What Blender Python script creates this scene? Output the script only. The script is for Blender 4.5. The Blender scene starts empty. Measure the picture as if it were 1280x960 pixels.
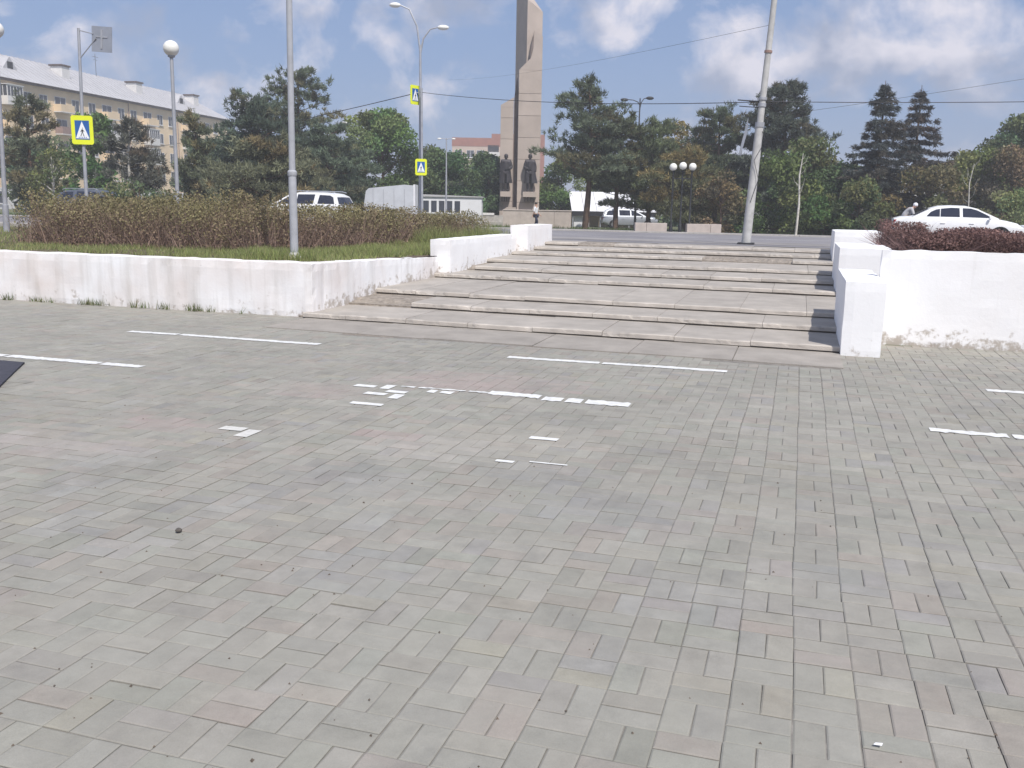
import bpy, bmesh, math, random
import numpy as np
from mathutils import Vector, Matrix, noise as mnoise

R = math.radians
random.seed(7)
rng = np.random.default_rng(7)
scene = bpy.context.scene
C = scene.collection

# ------------------------------------------------------------------ camera
CAM_H = 1.7
F_PX = 1150.0
pitch, roll, yaw = R(11.0205), R(1.0312), R(17.0)
cd = bpy.data.cameras.new('camera')
cam = bpy.data.objects.new('camera', cd)
C.objects.link(cam)
fw = Vector((-math.sin(yaw) * math.cos(pitch), math.cos(yaw) * math.cos(pitch), -math.sin(pitch)))
r0 = Vector((math.cos(yaw), math.sin(yaw), 0))
u0 = r0.cross(fw)
cr = r0 * math.cos(roll) + u0 * math.sin(roll)
cu = -r0 * math.sin(roll) + u0 * math.cos(roll)
cam.matrix_world = Matrix(((cr.x, cu.x, -fw.x, 0), (cr.y, cu.y, -fw.y, 0), (cr.z, cu.z, -fw.z, CAM_H), (0, 0, 0, 1)))
cd.sensor_fit = 'HORIZONTAL'
cd.sensor_width = 36.0
cd.lens = 36.0 * F_PX / 1280.0
cd.clip_start = 0.05
cd.clip_end = 6000
scene.camera = cam
scene.render.resolution_x, scene.render.resolution_y = 1024, 768

# ------------------------------------------------------------------ sky + sun
SUN = Vector((0.36, -0.43, 0.78)).normalized()
sun_el = math.asin(SUN.z)
sun_az = math.atan2(SUN.x, SUN.y)
w = bpy.data.worlds.new('World')
scene.world = w
w.use_nodes = True
nt = w.node_tree
nt.nodes.clear()
def N(tree, t, **kw):
    n = tree.nodes.new(t)
    for k, v in kw.items():
        setattr(n, k, v)
    return n
L = nt.links.new
out = N(nt, 'ShaderNodeOutputWorld')
bg = N(nt, 'ShaderNodeBackground')
sky = N(nt, 'ShaderNodeTexSky', sky_type='NISHITA')
sky.sun_disc = False
sky.sun_elevation = sun_el
sky.sun_rotation = sun_az
sky.air_density = 1.0
sky.dust_density = 1.6
sky.ozone_density = 1.0
tc = N(nt, 'ShaderNodeTexCoord')
sep = N(nt, 'ShaderNodeSeparateXYZ')
L(tc.outputs['Generated'], sep.inputs[0])
def M(op, a, b=None, tree=nt, clamp=False):
    n = N(tree, 'ShaderNodeMath', operation=op)
    n.use_clamp = clamp
    for i, v in enumerate((a, b)):
        if v is None:
            continue
        if isinstance(v, (int, float)):
            n.inputs[i].default_value = v
        else:
            tree.links.new(v, n.inputs[i])
    return n.outputs[0]
zc = M('ADD', M('MAXIMUM', sep.outputs[2], 0.0), 0.8)
comb = N(nt, 'ShaderNodeCombineXYZ')
L(M('DIVIDE', sep.outputs[0], zc), comb.inputs[0])
L(M('DIVIDE', sep.outputs[1], zc), comb.inputs[1])
comb.inputs[2].default_value = 31.9
n1 = N(nt, 'ShaderNodeTexNoise')
n1.inputs['Scale'].default_value = 12.0
n1.inputs['Detail'].default_value = 9
n1.inputs['Roughness'].default_value = 0.56
n1.inputs['Distortion'].default_value = 0.25
L(comb.outputs[0], n1.inputs['Vector'])
n2 = N(nt, 'ShaderNodeTexNoise')
n2.inputs['Scale'].default_value = 3.2
n2.inputs['Detail'].default_value = 3
L(comb.outputs[0], n2.inputs['Vector'])
cov = M('ADD', n1.outputs['Fac'], M('MULTIPLY', M('SUBTRACT', n2.outputs['Fac'], 0.5), 0.55))
ramp = N(nt, 'ShaderNodeValToRGB')
ramp.color_ramp.elements[0].position = 0.45
ramp.color_ramp.elements[0].color = (0, 0, 0, 1)
ramp.color_ramp.elements[1].position = 0.64
ramp.color_ramp.elements[1].color = (1, 1, 1, 1)
L(cov, ramp.inputs[0])
n3 = N(nt, 'ShaderNodeTexNoise')
n3.inputs['Scale'].default_value = 11.0
n3.inputs['Detail'].default_value = 5
off = N(nt, 'ShaderNodeVectorMath', operation='ADD')
off.inputs[1].default_value = (0.02, -0.05, 0)
L(comb.outputs[0], off.inputs[0])
L(off.outputs[0], n3.inputs['Vector'])
r3 = N(nt, 'ShaderNodeValToRGB')
r3.color_ramp.elements[0].position = 0.40
r3.color_ramp.elements[0].color = (3.3, 3.7, 4.9, 1)      # grey-blue cloud undersides
r3.color_ramp.elements[1].position = 0.58
r3.color_ramp.elements[1].color = (7.6, 7.3, 7.9, 1)       # sunlit cloud tops
L(n3.outputs['Fac'], r3.inputs[0])
# thin high veil that pales the blue
veil = N(nt, 'ShaderNodeMixRGB')
veil.inputs[0].default_value = 0.72
L(sky.outputs[0], veil.inputs[1])
veil.inputs[2].default_value = (2.05, 3.05, 5.5, 1)
mixc = N(nt, 'ShaderNodeMixRGB')
L(M('MULTIPLY', ramp.outputs[0], 0.84), mixc.inputs[0])
L(veil.outputs[0], mixc.inputs[1])
L(r3.outputs[0], mixc.inputs[2])
L(mixc.outputs[0], bg.inputs[0])
bg.inputs[1].default_value = 0.105
L(bg.outputs[0], out.inputs[0])

sd = bpy.data.lights.new('sun', 'SUN')
sd.energy = 4.2
sd.angle = R(0.53)
sd.color = (1.0, 0.955, 0.89)
so = bpy.data.objects.new('sun', sd)
C.objects.link(so)
so.rotation_euler = SUN.to_track_quat('Z', 'Y').to_euler()
so.location = (20, -25, 45)

scene.view_settings.view_transform = 'Standard'
scene.view_settings.look = 'None'
scene.view_settings.gamma = 1
scene.view_settings.exposure = 0.16
scene.view_settings.use_curve_mapping = False

# ------------------------------------------------------------------ helpers
def tag(o, label=None, cat=None, group=None, kind=None):
    if label: o['label'] = label
    if cat: o['category'] = cat
    if group: o['group'] = group
    if kind: o['kind'] = kind
    return o

def thing(name, label, cat, loc=(0, 0, 0), rz=0.0, group=None):
    o = bpy.data.objects.new(name, None)
    C.objects.link(o)
    o.location = loc
    o.rotation_euler = (0, 0, rz)
    o.empty_display_size = 0.2
    return tag(o, label, cat, group)

def link(name, me, parent=None, mat=None, smooth=False, loc=None, rot=None):
    if mat is not None and len(me.materials) == 0:
        me.materials.append(mat)
    if smooth:
        me.polygons.foreach_set('use_smooth', [True] * len(me.polygons))
    o = bpy.data.objects.new(name, me)
    C.objects.link(o)
    if parent is not None:
        o.parent = parent
    if loc is not None: o.location = loc
    if rot is not None: o.rotation_euler = rot
    return o

def copy_tree(o, parent=None):
    c = o.copy()
    C.objects.link(c)
    c.parent = parent
    for ch in list(o.children):
        copy_tree(ch, c)
    return c

class MB:
    """collects shapes into one mesh"""
    def __init__(s): s.v = []; s.f = []
    def add(s, v, f):
        b = len(s.v)
        s.v += [tuple(p) for p in v]
        s.f += [tuple(i + b for i in q) for q in f]
        return s
    def box(s, x0, x1, y0, y1, z0, z1, bev=0.0):
        if bev <= 0:
            v = [(x, y, z) for z in (z0, z1) for y in (y0, y1) for x in (x0, x1)]
            return s.add(v, [(0, 2, 3, 1), (4, 5, 7, 6), (0, 1, 5, 4), (2, 6, 7, 3), (0, 4, 6, 2), (1, 3, 7, 5)])
        b = bev
        v = []
        for (z, i) in ((z0, b), (z0 + b, 0), (z1 - b, 0), (z1, b)):
            xa, xb, ya, yb = x0 + i, x1 - i, y0 + i, y1 - i
            e = 0 if i else b
            v += [(xa + e, ya, z), (xb - e, ya, z), (xb, ya + e, z), (xb, yb - e, z), (xb - e, yb, z), (xa + e, yb, z), (xa, yb - e, z), (xa, ya + e, z)]
        f = [tuple(range(7, -1, -1)), tuple(range(24, 32))]
        for k in range(3):
            for i in range(8):
                j = (i + 1) % 8
                f.append((k * 8 + i, k * 8 + j, k * 8 + 8 + j, k * 8 + 8 + i))
        return s.add(v, f)
    def tube(s, pts, rad, n=8, cap=True):
        pts = [Vector(p) for p in pts]
        if not hasattr(rad, '__len__'): rad = [rad] * len(pts)
        v, f = [], []
        prev = None
        for i, p in enumerate(pts):
            d = (pts[min(i + 1, len(pts) - 1)] - pts[max(i - 1, 0)]).normalized()
            if prev is None:
                a = d.orthogonal().normalized()
            else:
                a = (prev - d * prev.dot(d)).normalized()
            prev = a
            b = d.cross(a)
            for k in range(n):
                t = 2 * math.pi * k / n
                v.append(p + (a * math.cos(t) + b * math.sin(t)) * rad[i])
        for i in range(len(pts) - 1):
            for k in range(n):
                j = (k + 1) % n
                f.append((i * n + k, i * n + j, (i + 1) * n + j, (i + 1) * n + k))
        if cap:
            f.append(tuple(range(n - 1, -1, -1)))
            f.append(tuple((len(pts) - 1) * n + k for k in range(n)))
        return s.add(v, f)
    def lathe(s, prof, n=16, c=(0, 0, 0)):
        v, f = [], []
        for (r_, z) in prof:
            for k in range(n):
                t = 2 * math.pi * k / n
                v.append((c[0] + r_ * math.cos(t), c[1] + r_ * math.sin(t), c[2] + z))
        for i in range(len(prof) - 1):
            for k in range(n):
                j = (k + 1) % n
                f.append((i * n + k, i * n + j, (i + 1) * n + j, (i + 1) * n + k))
        f.append(tuple(range(n - 1, -1, -1)))
        f.append(tuple((len(prof) - 1) * n + k for k in range(n)))
        return s.add(v, f)
    def sphere(s, c, r_, n=20, m=12, sz=1.0):
        prof = [(max(r_ * math.sin(math.pi * i / m), 1e-4), -r_ * sz * math.cos(math.pi * i / m)) for i in range(m + 1)]
        return s.lathe(prof, n, c)
    def prism(s, poly, y0, y1):
        """polygon in (x,z), extruded y0..y1"""
        n = len(poly)
        area = sum(poly[i][0] * poly[(i + 1) % n][1] - poly[(i + 1) % n][0] * poly[i][1] for i in range(n))
        if area < 0: poly = poly[::-1]
        v = [(x, y0, z) for x, z in poly] + [(x, y1, z) for x, z in poly]
        f = [tuple(range(n)), tuple(range(2 * n - 1, n - 1, -1))]
        for i in range(n):
            j = (i + 1) % n
            f.append((j, i, n + i, n + j))
        return s.add(v, f)
    def slabz(s, poly, z0, z1):
        """polygon in (x,y), extruded z0..z1"""
        n = len(poly)
        area = sum(poly[i][0] * poly[(i + 1) % n][1] - poly[(i + 1) % n][0] * poly[i][1] for i in range(n))
        if area < 0: poly = poly[::-1]
        v = [(x, y, z0) for x, y in poly] + [(x, y, z1) for x, y in poly]
        f = [tuple(range(n - 1, -1, -1)), tuple(range(n, 2 * n))]
        for i in range(n):
            j = (i + 1) % n
            f.append((i, j, n + j, n + i))
        return s.add(v, f)
    def mesh(s, name='mesh'):
        me = bpy.data.meshes.new(name)
        me.from_pydata(s.v, [], s.f)
        me.update()
        return me
    def build(s, name, mat=None, parent=None, smooth=False, loc=None, rot=None):
        me = s.mesh(name)
        o = link(name, me, parent, mat, False, loc, rot)
        if smooth:
            shade(me)
        return o

def shade(me, ang=40):
    bm = bmesh.new()
    bm.from_mesh(me)
    lim = math.cos(R(ang))
    for f in bm.faces: f.smooth = True
    for e in bm.edges:
        if len(e.link_faces) == 2:
            e.smooth = e.link_faces[0].normal.dot(e.link_faces[1].normal) > lim
        else:
            e.smooth = False
    bm.to_mesh(me)
    bm.free()

def np_mesh(name, V, F, col=None):
    """V (n,3), F (m,k) uniform polygons, col (n,3) per vertex"""
    me = bpy.data.meshes.new(name)
    V = np.asarray(V, dtype=np.float32); F = np.asarray(F, dtype=np.int32)
    me.vertices.add(len(V))
    me.vertices.foreach_set('co', V.ravel())
    m, k = F.shape
    me.loops.add(m * k)
    me.loops.foreach_set('vertex_index', F.ravel())
    me.polygons.add(m)
    me.polygons.foreach_set('loop_start', np.arange(0, m * k, k, dtype=np.int32))
    me.polygons.foreach_set('loop_total', np.full(m, k, dtype=np.int32))
    me.polygons.foreach_set('use_smooth', np.zeros(m, dtype=bool))
    me.update(calc_edges=True)
    if col is not None:
        a = me.color_attributes.new('Col', 'FLOAT_COLOR', 'POINT')
        c4 = np.ones((len(V), 4), dtype=np.float32)
        c4[:, :3] = col
        a.data.foreach_set('color', c4.ravel())
    me.validate()
    return me

# ------------------------------------------------------------------ materials
def mat(name, base, rough=0.8, metal=0.0, var=0.15, scale=3.0, bump=0.0, bscale=40.0, spec=0.3, attr=False, detail=6, tint=None):
    m = bpy.data.materials.new(name)
    m.use_nodes = True
    t = m.node_tree
    b = t.nodes['Principled BSDF']
    b.inputs['Roughness'].default_value = rough
    b.inputs['Metallic'].default_value = metal
    b.inputs['Specular IOR Level'].default_value = spec
    geo = N(t, 'ShaderNodeNewGeometry')
    nz = N(t, 'ShaderNodeTexNoise')
    nz.inputs['Scale'].default_value = scale
    nz.inputs['Detail'].default_value = detail
    nz.inputs['Roughness'].default_value = 0.6
    t.links.new(geo.outputs['Position'], nz.inputs['Vector'])
    mx = N(t, 'ShaderNodeMixRGB', blend_type='MIX')
    lo = tuple(max(0, c * (1 - var)) for c in base)
    hi = tuple(min(1, c * (1 + var)) for c in base)
    if tint is not None: lo = tint
    mx.inputs[1].default_value = (*lo, 1)
    mx.inputs[2].default_value = (*hi, 1)
    mr = N(t, 'ShaderNodeMapRange')
    mr.inputs[1].default_value = 0.3; mr.inputs[2].default_value = 0.7
    t.links.new(nz.outputs['Fac'], mr.inputs[0])
    t.links.new(mr.outputs[0], mx.inputs[0])
    colo = mx.outputs[0]
    if attr:
        at = N(t, 'ShaderNodeAttribute', attribute_name='Col')
        mm = N(t, 'ShaderNodeMixRGB', blend_type='MULTIPLY')
        mm.inputs[0].default_value = 1
        t.links.new(at.outputs['Color'], mm.inputs[1])
        t.links.new(colo, mm.inputs[2])
        colo = mm.outputs[0]
    t.links.new(colo, b.inputs['Base Color'])
    if bump > 0:
        nb = N(t, 'ShaderNodeTexNoise')
        nb.inputs['Scale'].default_value = bscale
        nb.inputs['Detail'].default_value = 5
        t.links.new(geo.outputs['Position'], nb.inputs['Vector'])
        bp = N(t, 'ShaderNodeBump')
        bp.inputs['Strength'].default_value = bump
        bp.inputs['Distance'].default_value = 0.01
        t.links.new(nb.outputs['Fac'], bp.inputs['Height'])
        t.links.new(bp.outputs[0], b.inputs['Normal'])
    return m

def leaf_mat(name, trans=0.25):
    m = bpy.data.materials.new(name)
    m.use_nodes = True
    t = m.node_tree
    b = t.nodes['Principled BSDF']
    b.inputs['Roughness'].default_value = 0.7
    b.inputs['Specular IOR Level'].default_value = 0.2
    at = N(t, 'ShaderNodeAttribute', attribute_name='Col')
    t.links.new(at.outputs['Color'], b.inputs['Base Color'])
    tr = N(t, 'ShaderNodeBsdfTranslucent')
    t.links.new(at.outputs['Color'], tr.inputs['Color'])
    mx = N(t, 'ShaderNodeMixShader')
    mx.inputs[0].default_value = trans
    t.links.new(b.outputs[0], mx.inputs[1])
    t.links.new(tr.outputs[0], mx.inputs[2])
    t.links.new(mx.outputs[0], t.nodes['Material Output'].inputs['Surface'])
    return m

MT = {}
MT['leaf'] = leaf_mat('foliage')
MT['bark'] = mat('bark', (0.13, 0.085, 0.06), 0.95, var=0.4, scale=6, bump=0.6, bscale=14)
MT['birch'] = mat('birch_bark', (0.55, 0.52, 0.46), 0.9, var=0.35, scale=7)
MT['paver'] = None
MT['joint'] = mat('joint_sand', (0.215, 0.20, 0.18), 0.95, var=0.3, scale=11, bump=0.4, bscale=90)
MT['concrete'] = mat('step_concrete', (0.385, 0.352, 0.315), 0.92, var=0.16, scale=2.2, bump=0.5, bscale=70, attr=True, spec=0.2)
MT['rubble'] = mat('broken_concrete', (0.27, 0.235, 0.20), 0.95, var=0.35, scale=10, bump=0.9, bscale=40)
MT['asphalt'] = mat('asphalt', (0.225, 0.215, 0.225), 0.88, var=0.22, scale=0.35, bump=0.5, bscale=80)
MT['asphalt_old'] = mat('patched_asphalt', (0.255, 0.24, 0.235), 0.9, var=0.25, scale=0.8, bump=0.5, bscale=60)
MT['ground'] = mat('ground_earth', (0.11, 0.12, 0.06), 0.95, var=0.5, scale=0.25, bump=0.5, bscale=8)
MT['soil'] = mat('soil', (0.12, 0.09, 0.065), 0.97, var=0.4, scale=3, bump=0.8, bscale=30)
MT['kerb'] = mat('kerb_stone', (0.40, 0.38, 0.35), 0.9, var=0.2, scale=4)
MT['galv'] = mat('galvanised_steel', (0.40, 0.41, 0.44), 0.55, 0.35, var=0.12, scale=5)
MT['pole_paint'] = mat('pale_pole_paint', (0.37, 0.38, 0.41), 0.6, var=0.14, scale=4, bump=0.1)
MT['pole_conc'] = mat('pole_concrete', (0.47, 0.465, 0.455), 0.85, var=0.16, scale=5, bump=0.3)
MT['dark_metal'] = mat('dark_metal', (0.045, 0.045, 0.05), 0.6, 0.2, var=0.2)
MT['black_paint'] = mat('black_paint', (0.02, 0.021, 0.024), 0.5, var=0.2)
MT['globe'] = mat('milk_glass', (0.80, 0.79, 0.74), 0.35, var=0.05, spec=0.5)
MT['white_paint'] = mat('road_paint', (0.66, 0.66, 0.645), 0.8, var=0.16, scale=14, bump=0.2, bscale=120)
MT['worn_paint'] = mat('worn_paint', (0.56, 0.55, 0.52), 0.85, var=0.12, scale=22)
MT['sign_yellow'] = mat('fluorescent_yellow', (0.74, 0.80, 0.03), 0.5, var=0.05)
MT['sign_blue'] = mat('sign_blue', (0.02, 0.11, 0.36), 0.5, var=0.08)
MT['sign_white'] = mat('sign_white', (0.80, 0.82, 0.84), 0.5, var=0.04)
MT['sign_black'] = mat('sign_black', (0.02, 0.02, 0.025), 0.5, var=0.05)
MT['sign_back'] = mat('sign_back', (0.30, 0.32, 0.37), 0.55, 0.2, var=0.1)
MT['stone'] = mat('monument_stone', (0.445, 0.375, 0.33), 0.85, var=0.09, scale=0.8, attr=True)
MT['stone_dark'] = mat('monument_core_and_shade', (0.20, 0.16, 0.145), 0.9, var=0.15)  # dark core stone, also used as painted shade in the gaps
MT['bronze'] = mat('dark_bronze', (0.055, 0.05, 0.055), 0.55, 0.4, var=0.3, scale=3)
MT['granite'] = mat('pale_granite', (0.47, 0.41, 0.37), 0.85, var=0.12, scale=2.5, bump=0.2)
MT['plaster'] = mat('cream_plaster', (0.77, 0.60, 0.40), 0.9, var=0.10, scale=0.35)
MT['plaster_w'] = mat('white_plaster', (0.70, 0.68, 0.66), 0.9, var=0.1, scale=0.6)
MT['pink_plaster'] = mat('peach_plaster', (0.54, 0.43, 0.36), 0.9, var=0.08, scale=0.3)
MT['brick_red'] = mat('red_brick', (0.33, 0.15, 0.115), 0.9, var=0.15, scale=0.6)
MT['roof_metal'] = mat('pale_roof_sheet', (0.50, 0.49, 0.50), 0.55, 0.1, var=0.10, scale=0.7)
MT['window_frame'] = mat('window_frame', (0.70, 0.69, 0.68), 0.6, var=0.1)
MT['window_glass'] = mat('window_glass', (0.045, 0.05, 0.065), 0.2, var=0.4, scale=0.35, spec=0.6)
MT['rail_brown'] = mat('balcony_rail', (0.30, 0.20, 0.17), 0.8, var=0.2)
MT['shade_wood'] = mat('dark_timber', (0.10, 0.07, 0.06), 0.85)
MT['car_white'] = mat('white_car_paint', (0.80, 0.80, 0.80), 0.25, var=0.03, spec=0.5)
MT['car_grey'] = mat('grey_car_paint', (0.12, 0.135, 0.17), 0.25, 0.3, var=0.05, spec=0.5)
MT['car_silver'] = mat('silver_trim', (0.42, 0.44, 0.48), 0.35, 0.4, var=0.05)
MT['car_glass'] = mat('car_glass', (0.018, 0.022, 0.04), 0.06, var=0.1, spec=0.6)
MT['tyre'] = mat('tyre_rubber', (0.02, 0.02, 0.02), 0.9)
MT['rim'] = mat('alloy_rim', (0.45, 0.45, 0.47), 0.35, 0.7, var=0.05)
MT['lamp_red'] = mat('tail_lens', (0.30, 0.01, 0.015), 0.2, var=0.05)
MT['lamp_clear'] = mat('head_lens', (0.6, 0.62, 0.65), 0.12, var=0.05)
MT['skin'] = mat('skin', (0.50, 0.31, 0.23), 0.6, var=0.08)
MT['hair'] = mat('hair', (0.03, 0.022, 0.018), 0.7)
MT['cloth_white'] = mat('white_cloth', (0.76, 0.77, 0.80), 0.9, var=0.06)
MT['cloth_navy'] = mat('navy_cloth', (0.025, 0.03, 0.06), 0.9, var=0.15)
MT['cloth_grey'] = mat('grey_cloth', (0.48, 0.47, 0.48), 0.9, var=0.15, scale=8)
MT['tarp'] = mat('grey_sheet', (0.50, 0.52, 0.55), 0.6, var=0.1, scale=1.5, bump=0.2, bscale=6)
MT['white_sheet'] = mat('white_cladding', (0.74, 0.74, 0.76), 0.55, var=0.06, scale=1)
MT['dark_inside'] = mat('dark_interior', (0.02, 0.02, 0.025), 0.8)
MT['shadow_tone'] = mat('painted_shadow', (0.055, 0.055, 0.07), 0.85, var=0.2, scale=20)  # dark tone of the sheet that imitates a cast shadow
MT['pebble'] = mat('stone_chip', (0.10, 0.09, 0.08), 0.9, var=0.3, scale=60)
MT['debris'] = mat('seed_litter', (0.13, 0.105, 0.085), 0.95, var=0.4, scale=30)
MT['paper'] = mat('paper_scrap', (0.8, 0.8, 0.8), 0.9, var=0.05)

def paver_mat():
    """worn concrete pavers: grain, grey traffic film and pale dust drifting across many bricks"""
    m = bpy.data.materials.new('paver_concrete')
    m.use_nodes = True
    t = m.node_tree
    lk = t.links.new
    b = t.nodes['Principled BSDF']
    b.inputs['Roughness'].default_value = 0.86
    b.inputs['Specular IOR Level'].default_value = 0.25
    geo = N(t, 'ShaderNodeNewGeometry')
    at = N(t, 'ShaderNodeAttribute', attribute_name='Col')
    def noise(sc, det, rough=.6, stretch=None):
        n = N(t, 'ShaderNodeTexNoise')
        n.inputs['Scale'].default_value = sc; n.inputs['Detail'].default_value = det; n.inputs['Roughness'].default_value = rough
        lk(geo.outputs['Position'], n.inputs['Vector'])
        return n.outputs['Fac']
    def rng_(v, a, bb, c, d):
        r_ = N(t, 'ShaderNodeMapRange')
        r_.inputs[1].default_value = a; r_.inputs[2].default_value = bb; r_.inputs[3].default_value = c; r_.inputs[4].default_value = d
        lk(v, r_.inputs[0]); return r_.outputs[0]
    grain = rng_(noise(190, 3, .7), .25, .75, .86, 1.12)
    blot = rng_(noise(7.5, 6, .7), .3, .7, .83, 1.15)
    wide = rng_(noise(.9, 5, .65), .3, .7, .86, 1.13)
    k = M('MULTIPLY', M('MULTIPLY', grain, blot, t), wide, t)
    mm = N(t, 'ShaderNodeVectorMath', operation='SCALE')
    lk(at.outputs['Color'], mm.inputs[0]); lk(k, mm.inputs['Scale'])
    dust = N(t, 'ShaderNodeMixRGB')
    lk(rng_(noise(2.3, 6, .7), 0.36, .70, .12, .70), dust.inputs[0])
    lk(mm.outputs[0], dust.inputs[1]); dust.inputs[2].default_value = (.298, .285, .25, 1)
    film = N(t, 'ShaderNodeMixRGB')
    lk(rng_(noise(1.6, 7, .72), 0.53, .72, 0, .55), film.inputs[0])
    lk(dust.outputs[0], film.inputs[1]); film.inputs[2].default_value = (.185, .181, .17, 1)
    lk(film.outputs[0], b.inputs['Base Color'])
    bp = N(t, 'ShaderNodeBump'); bp.inputs['Strength'].default_value = .25; bp.inputs['Distance'].default_value = .004
    lk(noise(120, 5), bp.inputs['Height']); lk(bp.outputs[0], b.inputs['Normal'])
    return m
MT['paver'] = paver_mat()

def wall_mat():
    """whitewashed masonry: thin lime paint flaked off near the foot, vertical dirty runs, faint block relief"""
    m = bpy.data.materials.new('whitewashed_masonry')
    m.use_nodes = True
    t = m.node_tree
    b = t.nodes['Principled BSDF']
    b.inputs['Roughness'].default_value = 0.92
    b.inputs['Specular IOR Level'].default_value = 0.15
    lk = t.links.new
    geo = N(t, 'ShaderNodeNewGeometry')
    at = N(t, 'ShaderNodeAttribute', attribute_name='Col')     # r = wear near foot, g = general wear
    sp = N(t, 'ShaderNodeSeparateColor')
    lk(at.outputs['Color'], sp.inputs[0])
    def noise(scale, det=6, stretch=None, rough=0.6):
        n = N(t, 'ShaderNodeTexNoise')
        n.inputs['Scale'].default_value = scale
        n.inputs['Detail'].default_value = det
        n.inputs['Roughness'].default_value = rough
        if stretch:
            mp = N(t, 'ShaderNodeMapping')
            mp.inputs['Scale'].default_value = stretch
            lk(geo.outputs['Position'], mp.inputs['Vector'])
            lk(mp.outputs[0], n.inputs['Vector'])
        else:
            lk(geo.outputs['Position'], n.inputs['Vector'])
        return n.outputs['Fac']
    def rmp(v, a, bb):
        r_ = N(t, 'ShaderNodeMapRange')
        r_.inputs[1].default_value = a; r_.inputs[2].default_value = bb
        lk(v, r_.inputs[0])
        return r_.outputs[0]
    def mixc(f, a, bb):
        x = N(t, 'ShaderNodeMixRGB')
        lk(f, x.inputs[0])
        for i, v in ((1, a), (2, bb)):
            if isinstance(v, tuple): x.inputs[i].default_value = (*v, 1)
            else: lk(v, x.inputs[i])
        return x.outputs[0]
    flake = rmp(M('ADD', noise(7.5, 8, rough=0.68), M('MULTIPLY', sp.outputs[0], 0.30, t), t), 0.68, 0.80)
    runs = rmp(M('ADD', noise(1.0, 5, (5.0, 5.0, 0.45)), M('MULTIPLY', sp.outputs[1], 0.22, t), t), 0.66, 0.98)
    spots = rmp(noise(16, 3), 0.71, 0.75)
    warm = rmp(noise(0.7, 3), 0.35, 0.7)
    base = mixc(M('MULTIPLY', warm, sp.outputs[1], t), (0.86, 0.86, 0.87), (0.68, 0.595, 0.55))
    base = mixc(M('MULTIPLY', runs, 0.55, t), base, (0.42, 0.39, 0.35))
    base = mixc(M('MULTIPLY', spots, M('MULTIPLY', sp.outputs[1], 0.8, t), t), base, (0.40, 0.38, 0.36))
    base = mixc(flake, base, (0.46, 0.415, 0.37))
    lk(base, b.inputs['Base Color'])
    bp = N(t, 'ShaderNodeBump')
    bp.inputs['Strength'].default_value = 0.35
    bp.inputs['Distance'].default_value = 0.007
    lk(M('SUBTRACT', noise(22, 6), M('MULTIPLY', flake, 0.5, t), t), bp.inputs['Height'])
    lk(bp.outputs[0], b.inputs['Normal'])
    return m
MT['wall'] = wall_mat()

# ------------------------------------------------------------------ terrain
TY = [-300, 0, 11.6, 11.75, 24.3, 24.5, 28, 32, 38, 45, 52, 58, 66, 80, 100, 160, 400, 900]
TZ = [-.06, -.06, -.06, -.06, .63, .70, .675, .60, .505, .40, .30, .19, .05, -.03, -.1, -.1, -.1, -.1]
def terr(y):
    return float(np.interp(y, TY, TZ))
ys = sorted(set(TY + [26, 30, 35, 41.5, 48, 55, 62, 72, 90, 130, 220, 600]))
mb = MB()
xs = [-900, -300, -60, 0, 60, 300, 900]
v = [(x, y, terr(y)) for y in ys for x in xs]
nx = len(xs)
f = [(j * nx + i, j * nx + i + 1, (j + 1) * nx + i + 1, (j + 1) * nx + i) for j in range(len(ys) - 1) for i in range(nx - 1)]
mb.add(v, f)
tag(mb.build('ground', MT['ground']), kind='structure')

def strip(name, y0, y1, dz, m, x0=-160, x1=120, parent=None):
    yy = sorted(set([y0, y1] + [y for y in ys if y0 < y < y1]))
    mb = MB()
    mb.add([(x, y, terr(y) + dz) for y in yy for x in (x0, x1)], [(2 * j, 2 * j + 1, 2 * j + 3, 2 * j + 2) for j in range(len(yy) - 1)])
    return mb.build(name, m, parent)
road = tag(strip('road', 24.55, 46.5, 0.07, MT['asphalt']), kind='structure')
strip('road_patch', 25.9, 28.6, 0.076, MT['asphalt_old'], -60, 60, road)
strip('lane_line', 34.9, 35.02, 0.077, MT['white_paint'], -160, 120, road)
tag(strip('pavement_far', 46.7, 53.0, 0.10, MT['asphalt_old']), kind='structure')
kb = MB()
for i in range(60):
    x = -75 + i * 2.5
    kb.box(x, x + 2.48, 46.5, 46.7, terr(46.6) - .1, terr(46.6) + .13, .012)
tag(kb.build('kerb', MT['kerb']), kind='structure')

# ------------------------------------------------------------------ plaza paving
CELL = 0.2133
X_OFF, Y_OFF = 0.095, 0.03
pal = np.array([(0.355, 0.355, 0.335), (0.335, 0.345, 0.325), (0.37, 0.362, 0.335), (0.345, 0.335, 0.322),
                (0.385, 0.338, 0.318), (0.365, 0.32, 0.305), (0.315, 0.312, 0.335), (0.292, 0.30, 0.325),
                (0.375, 0.36, 0.305), (0.395, 0.388, 0.372), (0.30, 0.292, 0.283), (0.33, 0.35, 0.318)])
pal = (pal * .56 + pal.mean(0) * .44) * np.array([1.03, 1.0, 0.93]) * .775
palw = np.array([5, 5, 4, 4, 2.4, 1.1, 1.2, .6, 1.2, 1.6, 1.2, 3.0]); palw /= palw.sum()
bed = MB()
def bedz(x, y):
    if not (-15.6 < x < 8.6 and -1.3 < y < 12.9): return -.012
    return 0.010 * mnoise.noise(Vector((x * .55, y * .55, 5.5))) - .0052 + .0030 * mnoise.noise(Vector((x * 2.2, y * 2.2, 1.5)))
bxs = [-30] + [-15.75 + i * .15 for i in range(164)] + [12]
bys = [-6] + [-1.35 + i * .15 for i in range(95)] + [12.9]
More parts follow.
